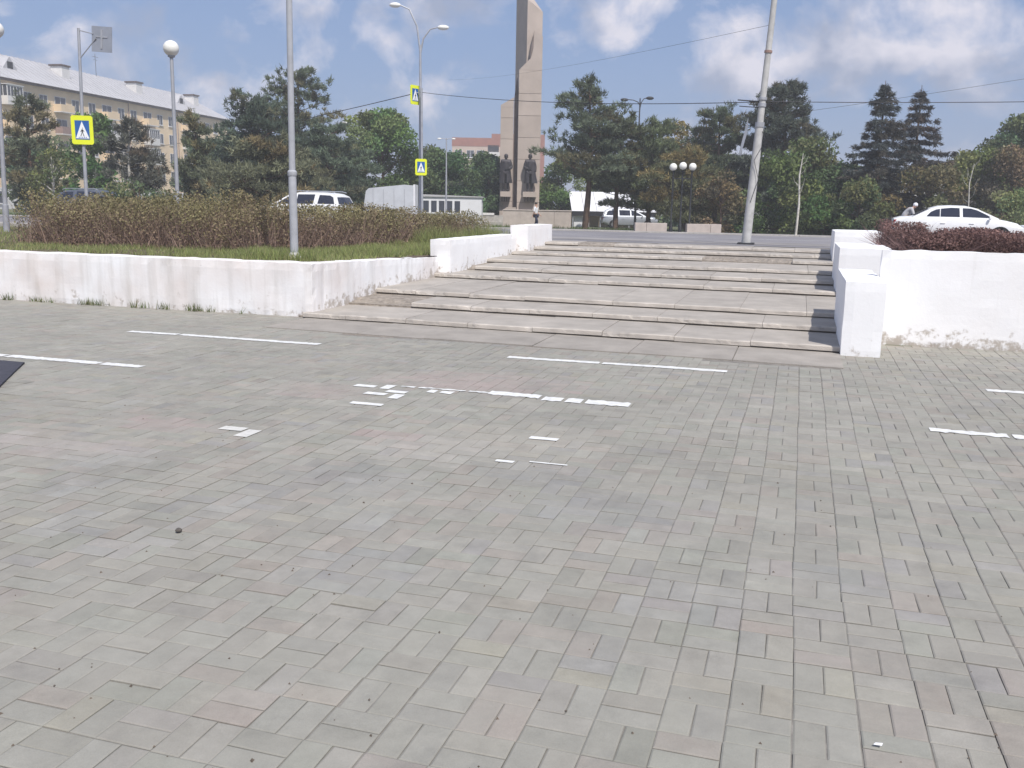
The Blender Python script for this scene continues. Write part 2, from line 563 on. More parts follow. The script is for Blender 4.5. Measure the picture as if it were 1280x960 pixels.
bed.add([(x, y, bedz(x, y)) for y in bys for x in bxs], [(j * len(bxs) + i, j * len(bxs) + i + 1, (j + 1) * len(bxs) + i + 1, (j + 1) * len(bxs) + i) for j in range(len(bys) - 1) for i in range(len(bxs) - 1)])
pav = tag(bed.build('pavement', MT['joint']), kind='structure')

def brick_geo(lx, ly):
    a, b_, t = lx / 2, ly / 2, 0.0026
    c = 0.0060
    top = [(-a + c, -b_ + c, 0), (a - c, -b_ + c, 0), (a - c, b_ - c, 0), (-a + c, b_ - c, 0)]
    mid = [(-a, -b_, -t), (a, -b_, -t), (a, b_, -t), (-a, b_, -t)]
    bot = [(x, y, -.03) for x, y, _ in mid]
    V = np.array(top + mid + bot)
    F = [(0, 1, 2, 3)]
    for k in (0, 4):
        for i in range(4):
            j = (i + 1) % 4
            F.append((k + 4 + i, k + 4 + j, k + j, k + i))
    return V, np.array(F)
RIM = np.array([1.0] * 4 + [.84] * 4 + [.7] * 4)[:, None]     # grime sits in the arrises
GAP = 0.0030
BL, BW = CELL - GAP, CELL / 2 - GAP
geoH, geoV = brick_geo(BL, BW), brick_geo(BW, BL)
from bpy_extras.object_utils import world_to_camera_view
fwN, crN, cuN = np.array(fw), np.array(cr), np.array(cu)
bricks = []
ix0, ix1 = int((-15.5 - X_OFF) / CELL), int((8.5 - X_OFF) / CELL)
iy0, iy1 = int((-1.2) / CELL), int(12.8 / CELL)
def clump(x, y, s, seed):
    return mnoise.noise(Vector((x * s, y * s, seed)))
for iy in range(iy0, iy1):
    for ix in range(ix0, ix1):
        cx, cy = X_OFF + (ix + .5) * CELL, Y_OFF + (iy + .5) * CELL
        if cy > 12.75 - (0.0 if cx > 1.0 else 0.55): continue
        if -6.9 < cx < .56 and cy > 10.5 + 0.045 * (1.0 - cx) : continue
        # courses wander a little, as on settled sand
        wx = 0.020 * clump(cx, cy, .8, 3.1); wy = 0.022 * clump(cx, cy, .8, 9.7)
        wz = 0.010 * clump(cx, cy, .55, 5.5)
        hor = (ix + iy) % 2 == 0
        for k in (-.25, .25):
            bx, by = (cx, cy + k * CELL) if hor else (cx + k * CELL, cy)
            bricks.append((bx + wx, by + wy, wz, hor))
bricks = np.array(bricks)
nb = len(bricks)
ci = rng.choice(len(pal), nb, p=palw)
cl1 = np.array([clump(b[0], b[1], 1.6, 21.0) for b in bricks])
cl2 = np.array([clump(b[0], b[1], .45, 31.0) for b in bricks])
cols = pal[ci] * (1 + 0.07 * cl1 + 0.09 * cl2 + rng.normal(0, .055, nb))[:, None]
# reddish paving patches around the worn paint
def patch(x, y, rx, ry, c, amt):
    global cols
    d = ((bricks[:, 0] - x) / rx) ** 2 + ((bricks[:, 1] - y) / ry) ** 2 + rng.normal(0, .25, nb)
    k = np.clip(1.3 - d, 0, 1)[:, None] * amt
    cols = cols * (1 - k) + np.array(c) * k
patch(-2.9, 8.3, 1.0, .55, (.34, .27, .255), .75)
patch(-4.1, 7.4, .5, .35, (.33, .26, .245), .55)
patch(-4.6, 5.8, .55, .22, (.34, .26, .25), .6)
patch(-4.9, 5.0, .9, .25, (.40, .34, .33), .5)
patch(-2.8, 6.09, .3, .14, (.31, .22, .21), .8)
patch(-1.9, 6.3, .7, .45, (.37, .345, .30), .5)
patch(-2.4, 5.9, .5, .4, (.42, .39, .36), .5)
for (x_, y_) in ((-4.37, 4.73), (-3.62, 3.75), (-5.36, 6.25), (-4.16, 4.93), (-5.4, 4.6), (-2.2, 4.4), (-1.2, 4.9), (-2.95, 4.35), (-4.0, 4.3), (-3.1, 3.6)):
    patch(x_, y_, .16, .2, (.34, .335, .325), .55)
for (x_, y_, r_) in ((-.9, 4.9, .5), (-1.5, 5.6, .4), (-.4, 3.9, .35), (.3, 4.4, .3), (-1.9, 3.7, .35), (-2.6, 5.0, .5)):
    patch(x_, y_, r_, r_ * .8, (.215, .22, .245), .32)
dist = np.linalg.norm(bricks[:, :2], axis=1)
q = bricks[:, :3] - np.array([0, 0, CAM_H])
Zc = q @ fwN
sx = 640 + F_PX * (q @ crN) / np.maximum(Zc, .1); sy = 480 - F_PX * (q @ cuN) / np.maximum(Zc, .1)
vis = (Zc > .3) & (sx > 0) & (sx < 1280) & (sy > 0) & (sy < 960)
order = np.argsort(np.where(vis, dist, 1e9))[:300]
single = np.zeros(nb, bool); single[order] = True
tilt = rng.normal(0, .0038, (nb, 2)); dz = rng.normal(0, .0010, nb)
rot = rng.normal(0, .011, nb)
proto = {}
NV = 14
def proto_mesh(hor, c):
    key = (bool(hor), tuple(np.round(np.array(c) * 130).astype(int)))
    if key not in proto:
        V, F = geoH if hor else geoV
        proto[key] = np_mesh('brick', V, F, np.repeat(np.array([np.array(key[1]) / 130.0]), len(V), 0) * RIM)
        proto[key].materials.append(MT['paver'])
    return proto[key]
for i in order:
    o = bpy.data.objects.new('brick', proto_mesh(bricks[i, 3], cols[i]))
    C.objects.link(o)
    o.parent = pav
    o.location = (bricks[i, 0], bricks[i, 1], bricks[i, 2] + dz[i])
    o.rotation_euler = (tilt[i, 0], tilt[i, 1], rot[i])
VV, FF, CC = [], [], []
base = 0
for i in np.nonzero(~single)[0]:
    V, F = geoH if bricks[i, 3] else geoV
    c_, s_ = math.cos(rot[i]), math.sin(rot[i])
    P = np.empty_like(V)
    P[:, 0] = V[:, 0] * c_ - V[:, 1] * s_ + bricks[i, 0]
    P[:, 1] = V[:, 0] * s_ + V[:, 1] * c_ + bricks[i, 1]
    P[:, 2] = V[:, 2] + bricks[i, 2] + dz[i] + V[:, 1] * tilt[i, 0] - V[:, 0] * tilt[i, 1]
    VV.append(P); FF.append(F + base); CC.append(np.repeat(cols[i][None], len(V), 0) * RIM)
    base += len(V)
tag(link('brick_field', np_mesh('brick_field', np.vstack(VV), np.vstack(FF), np.vstack(CC)), pav, MT['paver']), kind='stuff')

# painted bay lines: broken white strips, brick by brick where the paint is worn
PZ = 0.0165
def paint(x0, x1, yc, wd=0.11, worn=0.0, seed=0):
    rr = random.Random(seed)
    mb = MB()
    n = max(2, int((x1 - x0) / 0.035))
    lo, hi = [], []
    for i in range(n + 1):
        x = x0 + (x1 - x0) * i / n
        dy = 0.012 * mnoise.noise(Vector((x * 1.3, seed, 0)))
        e = 0.010 + 0.03 * worn
        lo.append((x, yc + dy - wd / 2 + rr.uniform(-e, e)))
        hi.append((x, yc + dy + wd / 2 + rr.uniform(-e, e)))
    for i in range(n):
        if rr.random() < worn * 0.35: continue
        def pz(p): return (*p, .0045 + 0.010 * clump(p[0], p[1], .55, 5.5))
        mb.add([pz(lo[i]), pz(lo[i + 1]), pz(hi[i + 1]), pz(hi[i])], [(0, 1, 2, 3)])
    return mb.build('paint_line', MT['white_paint'], pav)
paint(-8.22, -5.46, 9.86, .125, .05, 1)
paint(-3.07, -.63, 9.86, .125, .05, 2)
paint(1.86, 4.4, 9.84, .125, .05, 3)
paint(-9.3, -6.36, 7.78, .135, .05, 4)
paint(1.10, 3.6, 7.79, .12, .3, 5)
paint(-2.62, -2.13, 7.86, .15, .35, 6)
paint(-2.16, -1.27, 7.80, .17, .28, 9)
paint(-3.48, -2.6, 7.84, .045, .25, 7)
paint(-3.16, -2.92, 7.71, .11, .2, 8)
for k, (x, y, lx, ly) in enumerate([(-3.80, 7.72, .21, .10), (-3.58, 7.74, .10, .18), (-3.55, 7.42, .21, .10), (-3.41, 7.56, .20, .10), (-3.33, 7.37, .10, .19), (-3.44, 7.00, .30, .085),
                                    (-3.97, 5.83, .20, .10), (-3.79, 5.74, .11, .21), (-1.70, 6.40, .22, .075), (-1.79, 5.72, .13, .05), (-1.50, 5.77, .26, .022)]):
    mb = MB()
    zz = .0048 + 0.010 * clump(x, y, .55, 5.5)
    e = .006
    mb.add([(x - lx / 2 + random.uniform(-e, e), y - ly / 2 + random.uniform(-e, e), zz), (x + lx / 2 + random.uniform(-e, e), y - ly / 2, zz), (x + lx / 2, y + ly / 2 + random.uniform(-e, e), zz), (x - lx / 2, y + ly / 2, zz)], [(0, 1, 2, 3)])
    mb.build('painted_brick_face', MT['white_paint'] if k not in (6, 7) else MT['worn_paint'], pav)

# seeds and grit lying on the pavers
gv, gf = [], []
for i in range(230):
    a = random.random()
    yy_ = 1.2 + 5.5 * random.random() ** 1.4
    xx_ = random.uniform(-1.0 - .75 * yy_, .3 + .2 * yy_) if a < .8 else random.uniform(-1.0 - .75 * yy_, -.2 * yy_)
    s = random.uniform(.0025, .0068) * (1.5 if random.random() < .1 else 1)
    b0 = len(gv)
    z0 = .012 + 0.010 * clump(xx_, yy_, .55, 5.5)
    t = random.random() * 6.28
    pts = [(math.cos(t + k * 2.09) * s * random.uniform(.7, 1.5), math.sin(t + k * 2.09) * s * random.uniform(.7, 1.5)) for k in range(3)]
    gv += [(xx_ + p[0], yy_ + p[1], z0 - .012) for p in pts] + [(xx_, yy_, z0 - .012 + s * 1.1)]
    gf += [(b0, b0 + 1, b0 + 3), (b0 + 1, b0 + 2, b0 + 3), (b0 + 2, b0, b0 + 3)]
me = bpy.data.meshes.new('litter'); me.from_pydata(gv, [], gf)
tag(link('seed_litter', me, None, MT['debris']), 'tiny dark seeds and grit scattered over the paving', 'litter', kind='stuff')
def pebble(name, x, y, s, m, label, cat):
    mb = MB(); mb.sphere((0, 0, s * .45), s, 9, 6, .62)
    mb.v = [(a + .25 * s * mnoise.noise(Vector((a * 70, b_ * 70, c_ * 70))), b_ + .3 * s * mnoise.noise(Vector((a * 70 + 9, b_ * 70, c_ * 70))), c_) for a, b_, c_ in mb.v]
    o = mb.build(name, m, None, True, (x, y, .002))
    return tag(o, label, cat)
pebble('pebble', -2.97, 3.84, .019, MT['pebble'], 'small dark stone lying alone on the paving bricks', 'stone')
mb = MB(); mb.add([(-.014, -.006, 0), (.012, -.008, .002), (.016, .006, .004), (-.006, .007, .001)], [(0, 1, 2, 3)])
tag(mb.build('paper_scrap', MT['paper'], None, False, (.36, 2.93, .012)), 'tiny scrap of white paper lying on the paving bricks', 'scrap')
mb = MB(); mb.slabz([(-9.6, 7.44), (-7.52, 7.44), (-7.5, 7.40), (-6.70, 6.3), (-6.4, 5.6), (-9.6, 5.6)], .004, .022)  # flat dark sheet in place of a shadow cast from outside the view
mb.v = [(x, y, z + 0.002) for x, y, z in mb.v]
tag(mb.build('shadow_sheet', MT['shadow_tone']), 'pointed corner of a dark flat mat lying beside a white painted line', 'mat')  # the labelled mat is only a sheet standing in for a cast shadow

# ------------------------------------------------------------------ stairs of concrete slabs
RISE = 0.085
SY = [11.75, 13.0, 14.05, 16.75, 18.0, 19.4, 21.4, 22.45, 23.5, 24.55]
SK = [.05, .05, .05, .048, .045, .03, .01, 0, 0, 0]
def stepY(k, x): return SY[k] - SK[k] * x
stairs = thing('stairs', 'broad flight of nine low worn concrete slab steps between white walls', 'stairs', (0, 0, 0))
SX0, SX1 = -6.95, 1.52
CNC = np.array([1.0, 1.0, 1.0])
def slab(x0, x1, k, name, apron=False):
    """one tread slab with a chipped nosing"""
    n = 16
    top = (k + 1) * RISE
    sag = random.uniform(-.006, .006); tl = random.uniform(-.006, .006)
    bite = [max(0, mnoise.noise(Vector((random.random() * .2 + 9.3 * k + x0 * 3 + i * .42, k * 7.7, 1.3))) - .12) for i in range(n + 1)]
    if random.random() < .42:
        c0 = random.randint(0, n); wd = random.randint(2, 5)
        for i in range(n + 1):
            if abs(i - c0) <= wd: bite[i] += random.uniform(.25, .6) * (1 - abs(i - c0) / (wd + 1))
    vv, cc = [], []
    g = .0015 + random.random() * .003
    shade_ = random.uniform(.95, 1.05)
    for i in range(n + 1):
        x = x0 + g + (x1 - x0 - 2 * g) * i / n
        yf = stepY(k, x) - .035
        yb = stepY(k + 1, x) + .05
        z = top + sag + tl * (i / n - .5)
        b_ = min(bite[i], .8)
        jit = random.uniform(-.003, .003)
        prof = [(yb, z - .066), (yf + .02, z - .066), (yf + jit, z - .062), (yf + jit + .03 * b_, z - .010 - .045 * b_), (yf + .009 + .13 * b_ + jit, z - .001 - .014 * b_), (yf + .06 + .2 * b_, z + .0005), (yf + .25, z), (yb, z)]
        vv += [(x, p[0], p[1]) for p in prof]
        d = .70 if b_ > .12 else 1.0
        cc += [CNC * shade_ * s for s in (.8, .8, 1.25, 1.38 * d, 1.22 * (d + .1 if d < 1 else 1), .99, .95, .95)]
    m_ = 8
    ff = [(i * m_ + j, i * m_ + j + 1, (i + 1) * m_ + j + 1, (i + 1) * m_ + j) for i in range(n) for j in range(m_ - 1)]
    ff = [t[::-1] for t in ff]
    V = np.array(vv); F = np.array(ff)
    e = np.array([(0, 1, 2, 3), (0, 3, 4, 7), (4, 5, 6, 7)])
    F = np.vstack([F, e, (e + n * m_)[:, ::-1]])
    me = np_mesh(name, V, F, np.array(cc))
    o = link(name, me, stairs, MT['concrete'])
    return o
for k in range(9):
    SX1 = 1.0 if k < 2 else 1.52
    x = SX0 - random.random() * .5
    while x < SX1 - .05:
        ln = random.choice([.95, .97, 1.0, 1.45]) if k != 3 else random.choice([.97, 1.2, 1.45])
        x1 = min(x + ln, SX1)
        if SX1 - x1 < .3: x1 = SX1
        xa = max(x, SX0)
        # one stretch of the second step and one of the fifth and eighth have lost their slab edge
        lost = (k == 1 and -6.9 < .5 * (xa + x1) < -5.6) or (k == 4 and -6.8 < .5 * (xa + x1) < -5.9) or (k == 6 and -1.7 < .5 * (xa + x1) < -.5) or (k == 8 and -5.6 < .5 * (xa + x1) < -4.4)
        if x1 - xa > .1:
            if not lost:
                slab(xa, x1, k, 'slab')
            else:
                mb = MB()
                n = 26
                P = []
                for i in range(n + 1):
                    xx = xa + (x1 - xa) * i / n
                    for j in range(7):
                        yy = stepY(k, xx) - .03 + j / 6 * .45
                        z = (k * RISE - .01) + (RISE) * min(1, j / 5.0) + random.uniform(-.012, .012) * (j not in (0, 6))
                        P.append((xx, yy + random.uniform(-.015, .015), z))
                    P.append((xx, stepY(k + 1, xx) + .05, (k + 1) * RISE))
                mb.add(P, [(i * 8 + j, (i + 1) * 8 + j, (i + 1) * 8 + j + 1, i * 8 + j + 1) for i in range(n) for j in range(7)])
                mb.build('broken_slab', MT['rubble'], stairs)
        x = x1
# stepped mass under the slabs, dark in the open joints
mb = MB()
for k in range(9):
    z1 = (k + 1) * RISE - .060
    xs_ = [SX0 - .1, -4, -2, 0, 1.0 if k < 2 else 1.5]
    P = [(x, stepY(k, x) + .012, z) for z in (k * RISE - .16, z1) for x in xs_]
    mb.add(P, [(i, i + 1, i + 6, i + 5) for i in range(4)])
    P = [(x, stepY(k, x) + .012, z1) for x in xs_] + [(x, stepY(min(k + 1, 9), x) + .2, z1) for x in xs_]
    mb.add(P, [(i, i + 1, i + 6, i + 5) for i in range(4)])
mb.build('stair_base', MT['rubble'], stairs)
# apron slabs at the foot of the stairs
ap = tag(MB().slabz([(-6.9, 10.86), (.57, 10.5), (.57, 12.2), (-6.9, 12.6)], -.03, -.006).build('apron', MT['rubble']), kind='structure')
x = -6.9
while x < .55:
    x1 = min(x + random.choice([.97, 1.2, 1.45]), .57)
    if .57 - x1 < .3: x1 = .57
    yl = lambda q: 10.55 - .045 * (q - 1.0)
    mb = MB()
    t = [random.uniform(.000, .010) for _ in range(4)]
    g = .006
    P = [(x + g, yl(x), 0), (x1 - g, yl(x1), 0), (x1 - g, stepY(0, x1) + .02, 0), (x + g, stepY(0, x) + .02, 0)]
    V = np.array([(p[0], p[1], -.005) for p in P] + [(p[0], p[1], .004 + t[i]) for i, p in enumerate(P)])
    F = np.array([(4, 5, 6, 7), (0, 1, 5, 4), (1, 2, 6, 5), (2, 3, 7, 6), (3, 0, 4, 7)])
    link('apron_slab', np_mesh('apron_slab', V, F, np.full((8, 3), random.uniform(.80, .88))), ap, MT['concrete'])
    x = x1

# ------------------------------------------------------------------ white walls
def rough_wall(boxes_fn, name):
    pass
def wall_box(name, x0, x1, y0, y1, zb, zt, parent=None, foot=None, wear=.4, flake=1.0, slope=None, amp=.006, seg=.12):
    """masonry block; slope=(dz at y1) lowers the far end of its top; Col stores wear"""
    bm = bmesh.new()
    nx_, ny_, nz_ = [max(1, int(round(abs(d) / seg))) for d in (x1 - x0, y1 - y0, zt - zb)]
    vert = {}
    def V_(i, j, k):
        key = (i, j, k)
        if key not in vert:
            x = x0 + (x1 - x0) * i / nx_; y = y0 + (y1 - y0) * j / ny_
            top = zt + (slope * j / ny_ if slope else 0)
            z = zb + (top - zb) * k / nz_
            edge = (i in (0, nx_)) + (j in (0, ny_)) + (k in (0, nz_))
            p = Vector((x, y, z))
            nv = mnoise.noise_vector(p * 2.7) * amp + mnoise.noise_vector(p * 11) * amp * (1.2 if edge >= 2 else .35)
            if edge >= 2:
                # knocked corners
                cx, cy, cz = (x0 + x1) / 2, (y0 + y1) / 2, (zb + zt) / 2
                pull = Vector(((cx > x) - (cx < x) if i in (0, nx_) else 0, (cy > y) - (cy < y) if j in (0, ny_) else 0, (cz > z) - (cz < z) if k in (0, nz_) else 0))
                nv += pull * (.006 + .022 * max(0, mnoise.noise(p * 5 + Vector((3, 1, 7))) - .1))
            vert[key] = bm.verts.new(p + nv)
        return vert[key]
    def quads(na, nb_, fn, flip):
        for a in range(na):
            for b_ in range(nb_):
                q = [fn(a, b_), fn(a + 1, b_), fn(a + 1, b_ + 1), fn(a, b_ + 1)]
                bm.faces.new(q[::-1] if flip else q)
    quads(nx_, ny_, lambda a, b_: V_(a, b_, nz_), False)
    quads(nx_, nz_, lambda a, b_: V_(a, 0, b_), False)
    quads(nx_, nz_, lambda a, b_: V_(a, ny_, b_), True)
    quads(ny_, nz_, lambda a, b_: V_(0, a, b_), True)
    quads(ny_, nz_, lambda a, b_: V_(nx_, a, b_), False)
    me = bpy.data.meshes.new(name)
    bm.to_mesh(me); bm.free()
    at = me.color_attributes.new('Col', 'FLOAT_COLOR', 'POINT')
    for i, vtx in enumerate(me.vertices):
        h = vtx.co.z - (foot(vtx.co.y) if foot else zb)
        at.data[i].color = (max(0, 1 - h / .38) * flake, wear, 0, 1)
    return link(name, me, parent, MT['wall'])
def sfoot(y):
    return max(0, float(np.interp(y, [SY[k] for k in range(9)], [(k + .7) * RISE for k in range(9)])) - .05)

lw = thing('planter_wall', 'long low whitewashed wall with rusty runs holding the grass bed with the hedge', 'wall', (0, 0, 0))
wall_box('front_face_wall', -22, -6.84, 12.17, 12.55, -.05, .80, lw, lambda y: 0, .85, .55, amp=.010)
wall_box('side_wall', -7.22, -6.85, 12.56, 17.3, -.05, .79, lw, sfoot, .75, .9, slope=-.13, amp=.008)
b2 = wall_box('stair_block', -7.06, -6.62, 17.3, 21.85, .1, 1.00, None, sfoot, .30, .7, amp=.006)
tag(b2, 'middle raised white wall block beside the steps, next to the grass bed', 'wall')
b3 = wall_box('stair_block', -6.80, -6.34, 21.85, 24.2, .3, 1.215, None, lambda y: .62, .35, .6, amp=.006)
tag(b3, 'white wall block at the top of the steps on the hedge side', 'wall')
p1 = wall_box('stair_block', .56, 1.02, 11.58, 14.15, -.05, .885, None, lambda y: 0, .05, .42, amp=.004)
tag(p1, 'clean white pier standing on the paving at the foot of the steps', 'wall')
p2 = wall_box('stair_block', .66, 1.5, 16.65, 19.3, .1, 1.09, None, lambda y: .2, .05, .2, amp=.004)
tag(p2, 'white wall block halfway up the steps on the purple bush side', 'wall')
p3 = wall_box('stair_block', .73, 1.75, 21.75, 24.0, .3, 1.255, None, lambda y: .5, .05, .2, amp=.004)
tag(p3, 'white wall block at the top of the steps on the purple bush side', 'wall')
rw = thing('planter_wall', 'tall bright white wall with flaked paint at its foot below the purple bushes', 'wall', (0, 0, 0))
wall_box('front_face_wall', 1.023, 14, 12.8, 12.93, -.05, 1.225, rw, lambda y: 0, .2, 1.0, amp=.007)
wall_box('side_wall', 1.52, 1.82, 12.94, 24.0, 0, .84, rw, sfoot, .1, .8, amp=.006, seg=.2)

# planter beds
mb = MB()
def bedgrid(x0, x1, y0, y1, zf, n, m_, amp):
    P = []
    for j in range(m_ + 1):
        for i in range(n + 1):
            x = x0 + (x1 - x0) * i / n; y = y0 + (y1 - y0) * j / m_
            P.append((x, y, zf(y) + amp * mnoise.noise(Vector((x * 1.7, y * 1.7, 0)))))
    F = [(j * (n + 1) + i, j * (n + 1) + i + 1, (j + 1) * (n + 1) + i + 1, (j + 1) * (n + 1) + i) for j in range(m_) for i in range(n)]
    return P, F
def soilz(y): return float(np.interp(y, [12.2, 12.8, 17.5, 24, 24.6], [.76, .755, .67, .70, .68]))
mb.add(*bedgrid(-34, -6.9, 12.5, 24.5, soilz, 60, 30, .03))
tag(mb.build('planter_bed', MT['soil'], None, True), kind='structure')
mb = MB(); mb.add(*bedgrid(1.7, 14, 12.9, 24.3, lambda y: 1.17 if y < 15.5 else float(np.interp(y, [15.5, 23.5, 24.3], [1.17, .9, .72])), 40, 30, .03))
tag(mb.build('planter_bed', MT['soil'], None, True), kind='structure')
kb = MB()
for i in range(12):
    x = -34 + i * 2.25
    kb.box(x, x + 2.23, 24.38, 24.54, .55, .83, .012)
tag(kb.build('kerb', MT['kerb']), kind='structure')

# ------------------------------------------------------------------ vegetation generators
def tri_tufts(cen, axis, n, ln, wd, spread, colr, jit):
    """n needle triangles around each centre, pointing along axis +/- spread"""
    K = len(cen)
    d = np.repeat(axis, n, 0) + rng.normal(0, spread, (K * n, 3))
    d /= np.linalg.norm(d, axis=1)[:, None] + 1e-9
    s = np.cross(d, rng.normal(0, 1, (K * n, 3)))
    s /= np.linalg.norm(s, axis=1)[:, None] + 1e-9
    l = (ln * rng.uniform(.6, 1.25, K * n))[:, None]
    c0 = np.repeat(cen, n, 0) + rng.normal(0, ln * .22, (K * n, 3))
    V = np.empty((K * n, 3, 3))
    V[:, 0] = c0 - s * wd * .5
    V[:, 1] = c0 + s * wd * .5
    V[:, 2] = c0 + d * l
    cc = np.repeat(colr, n, 0) * rng.uniform(1 - jit, 1 + jit, (K * n, 1))
    return V.reshape(-1, 3), np.repeat(cc, 3, 0)

def leaf_quads(cen, size, colr, jit, flat=0.0):
    K = len(cen)
    a = rng.normal(0, 1, (K, 3)); a[:, 2] *= (1 - flat)
    a /= np.linalg.norm(a, axis=1)[:, None]
    b = np.cross(a, rng.normal(0, 1, (K, 3))); b /= np.linalg.norm(b, axis=1)[:, None]
    s = (size * rng.uniform(.6, 1.3, K))[:, None]
    V = np.empty((K, 4, 3))
    V[:, 0] = cen - a * s * .62
    V[:, 1] = cen + b * s * .36
    V[:, 2] = cen + a * s * .62
    V[:, 3] = cen - b * s * .36
    cc = colr * rng.uniform(1 - jit, 1 + jit, (K, 1))
    return V.reshape(-1, 3), np.repeat(cc, 4, 0)

def crown(name, V, cc, k, parent):
    F = np.arange(len(V)).reshape(-1, k)
    o = link(name, np_mesh(name, V, F, np.clip(cc, 0, 1)), parent, MT['leaf'])
    return o

def pine(label, x, y, h, cw, c0=.25, seed=0, col=(.055, .075, .045), brown=.15, dens=1.0, group='conifers of the park', lean=0.0, bark='bark', open_=0.0, z=None):
    """Scots pine: bare lower trunk, irregular limbs ending in needle pads"""
    rr = random.Random(seed)
    z0 = terr(y) if z is None else z
    t = thing('pine_tree', label, 'tree', (x, y, z0), 0, group)
    mb = MB()
    tp = [(0, 0, -.2)]
    n = 9
    bx, by = rr.uniform(-.3, .3), rr.uniform(-.3, .3)
    for i in range(1, n + 1):
        u = i / n
        tp.append((lean * u * h + bx * math.sin(u * 3), by * math.sin(u * 2.6), h * .97 * u))
    r0_ = h * .019 + .03
    mb.tube(tp, [r0_ * (1.15 - u * .98) for u in np.linspace(0, 1, n + 1)], 7)
    cen, ax, cl = [], [], []
    nbr = int(30 * dens + h * 3.2)
    for i in range(nbr):
        u = c0 + (1 - c0) * ((i + rr.random()) / nbr)
        k = u * n
        j = min(int(k), n - 1)
        p0 = Vector(tp[j]).lerp(Vector(tp[j + 1]), k - j)
        s = (u - c0) / (1 - c0)
        prof = (math.sin(math.pi * min(1, .30 + .62 * s)) ** .6) * (.72 + .28 * (1 - s))
        prof = max(prof, .12)
        ln = cw * .5 * prof * rr.uniform(.6, 1.18)
        a = rr.random() * 6.283
        up = rr.uniform(-.10, .38) + .5 * max(0, s - .6)
        d = Vector((math.cos(a), math.sin(a), up))
        pts = [p0]
        m_ = 4
        for q in range(1, m_ + 1):
            w_ = q / m_
            pts.append(p0 + d * ln * w_ + Vector((rr.uniform(-.06, .06) * ln, rr.uniform(-.06, .06) * ln, .10 * ln * w_ * w_ - .04 * ln * w_)))
        mb.tube(pts, [max(.012, .012 + .035 * ln * .35 * (1 - q / (m_ + .3))) for q in range(m_ + 1)], 4, False)
        if rr.random() < open_: continue
        tint = rr.random()
        cbase = np.array(col) * rr.uniform(.75, 1.3)
        if tint < brown: cbase = cbase * np.array([1.3, 1.0, .85])
        npad = max(6, int(ln * 8.0 * dens))
        for q in range(npad):
            w_ = 1.08 - .75 * rr.random() ** 1.5
            pi = min(w_, .999) * m_
            jj = int(pi)
            pp = pts[jj].lerp(pts[jj + 1], pi - jj)
            sd_ = ln * .22 * (1.15 - abs(w_ - .7))
            cen.append(pp + Vector((rr.gauss(0, sd_), rr.gauss(0, sd_), abs(rr.gauss(0, .12)) + .02)))
            ax.append(Vector((d.x * .5, d.y * .5, .75)))
            cl.append(cbase * rr.uniform(.8, 1.2))
    mb.build('trunk', MT[bark], t, True)
    V, cc = tri_tufts(np.array(cen), np.array(ax), 20, .29, .065, .75, np.array(cl) * 2.05, .28)
    crown('crown', V, cc, 3, t)
    return t

def spruce(label, x, y, h, cw, seed=0, col=(.035, .045, .04), group='conifers of the park'):
    rr = random.Random(seed)
    t = thing('spruce_tree', label, 'tree', (x, y, terr(y)), 0, group)
    mb = MB()
    mb.tube([(0, 0, -.2), (0, 0, h * .5), (0, 0, h)], [h * .018, h * .011, .015], 7)
    cen, ax, cl = [], [], []
    zz = h * .04
    while zz < h * .985:
        u = zz / h
        L_ = cw * .5 * (1 - u) ** 1.08 * rr.uniform(.78, 1.15) + .08
        nb_ = rr.randint(5, 7)
        a0 = rr.random() * 6.28
        for b_ in range(nb_):
            a = a0 + 6.283 * b_ / nb_ + rr.uniform(-.25, .25)
            ln = L_ * rr.uniform(.5, 1.18)
            pts = []
            for q in range(5):
                w_ = q / 4
                pts.append(Vector((math.cos(a) * ln * w_, math.sin(a) * ln * w_, zz - ln * .40 * w_ + ln * .24 * w_ * w_)))
            mb.tube(pts, [max(.008, .014 * ln * (1 - w_ / 4.4)) for w_ in range(5)], 4, False)
            cb = np.array(col) * rr.uniform(.7, 1.35) * (np.array([1.25, 1, .85]) if rr.random() < .3 else 1)
            for q in range(max(5, int(ln * 13))):
                w_ = rr.uniform(.12, 1.03)
                k = min(w_, .999) * 4; j = int(k)
                p = pts[j].lerp(pts[j + 1], k - j)
                side = rr.choice((-1, 1)) * rr.random() * ln * .20 * (1.1 - w_)
                cen.append(p + Vector((-math.sin(a) * side, math.cos(a) * side, rr.uniform(-.10, .04))))
                ax.append(Vector((math.cos(a) * .7 - math.sin(a) * side * 2, math.sin(a) * .7 + math.cos(a) * side * 2, -.28)))
                cl.append(cb * rr.uniform(.8, 1.2))
        zz += h * (.060 - .022 * u) * rr.uniform(.8, 1.25)
    mb.build('trunk', MT['bark'], t, True)
    V, cc = tri_tufts(np.array(cen), np.array(ax), 13, .25, .06, .45, np.array(cl) * 1.8, .25)
    crown('crown', V, cc, 3, t)
    return t

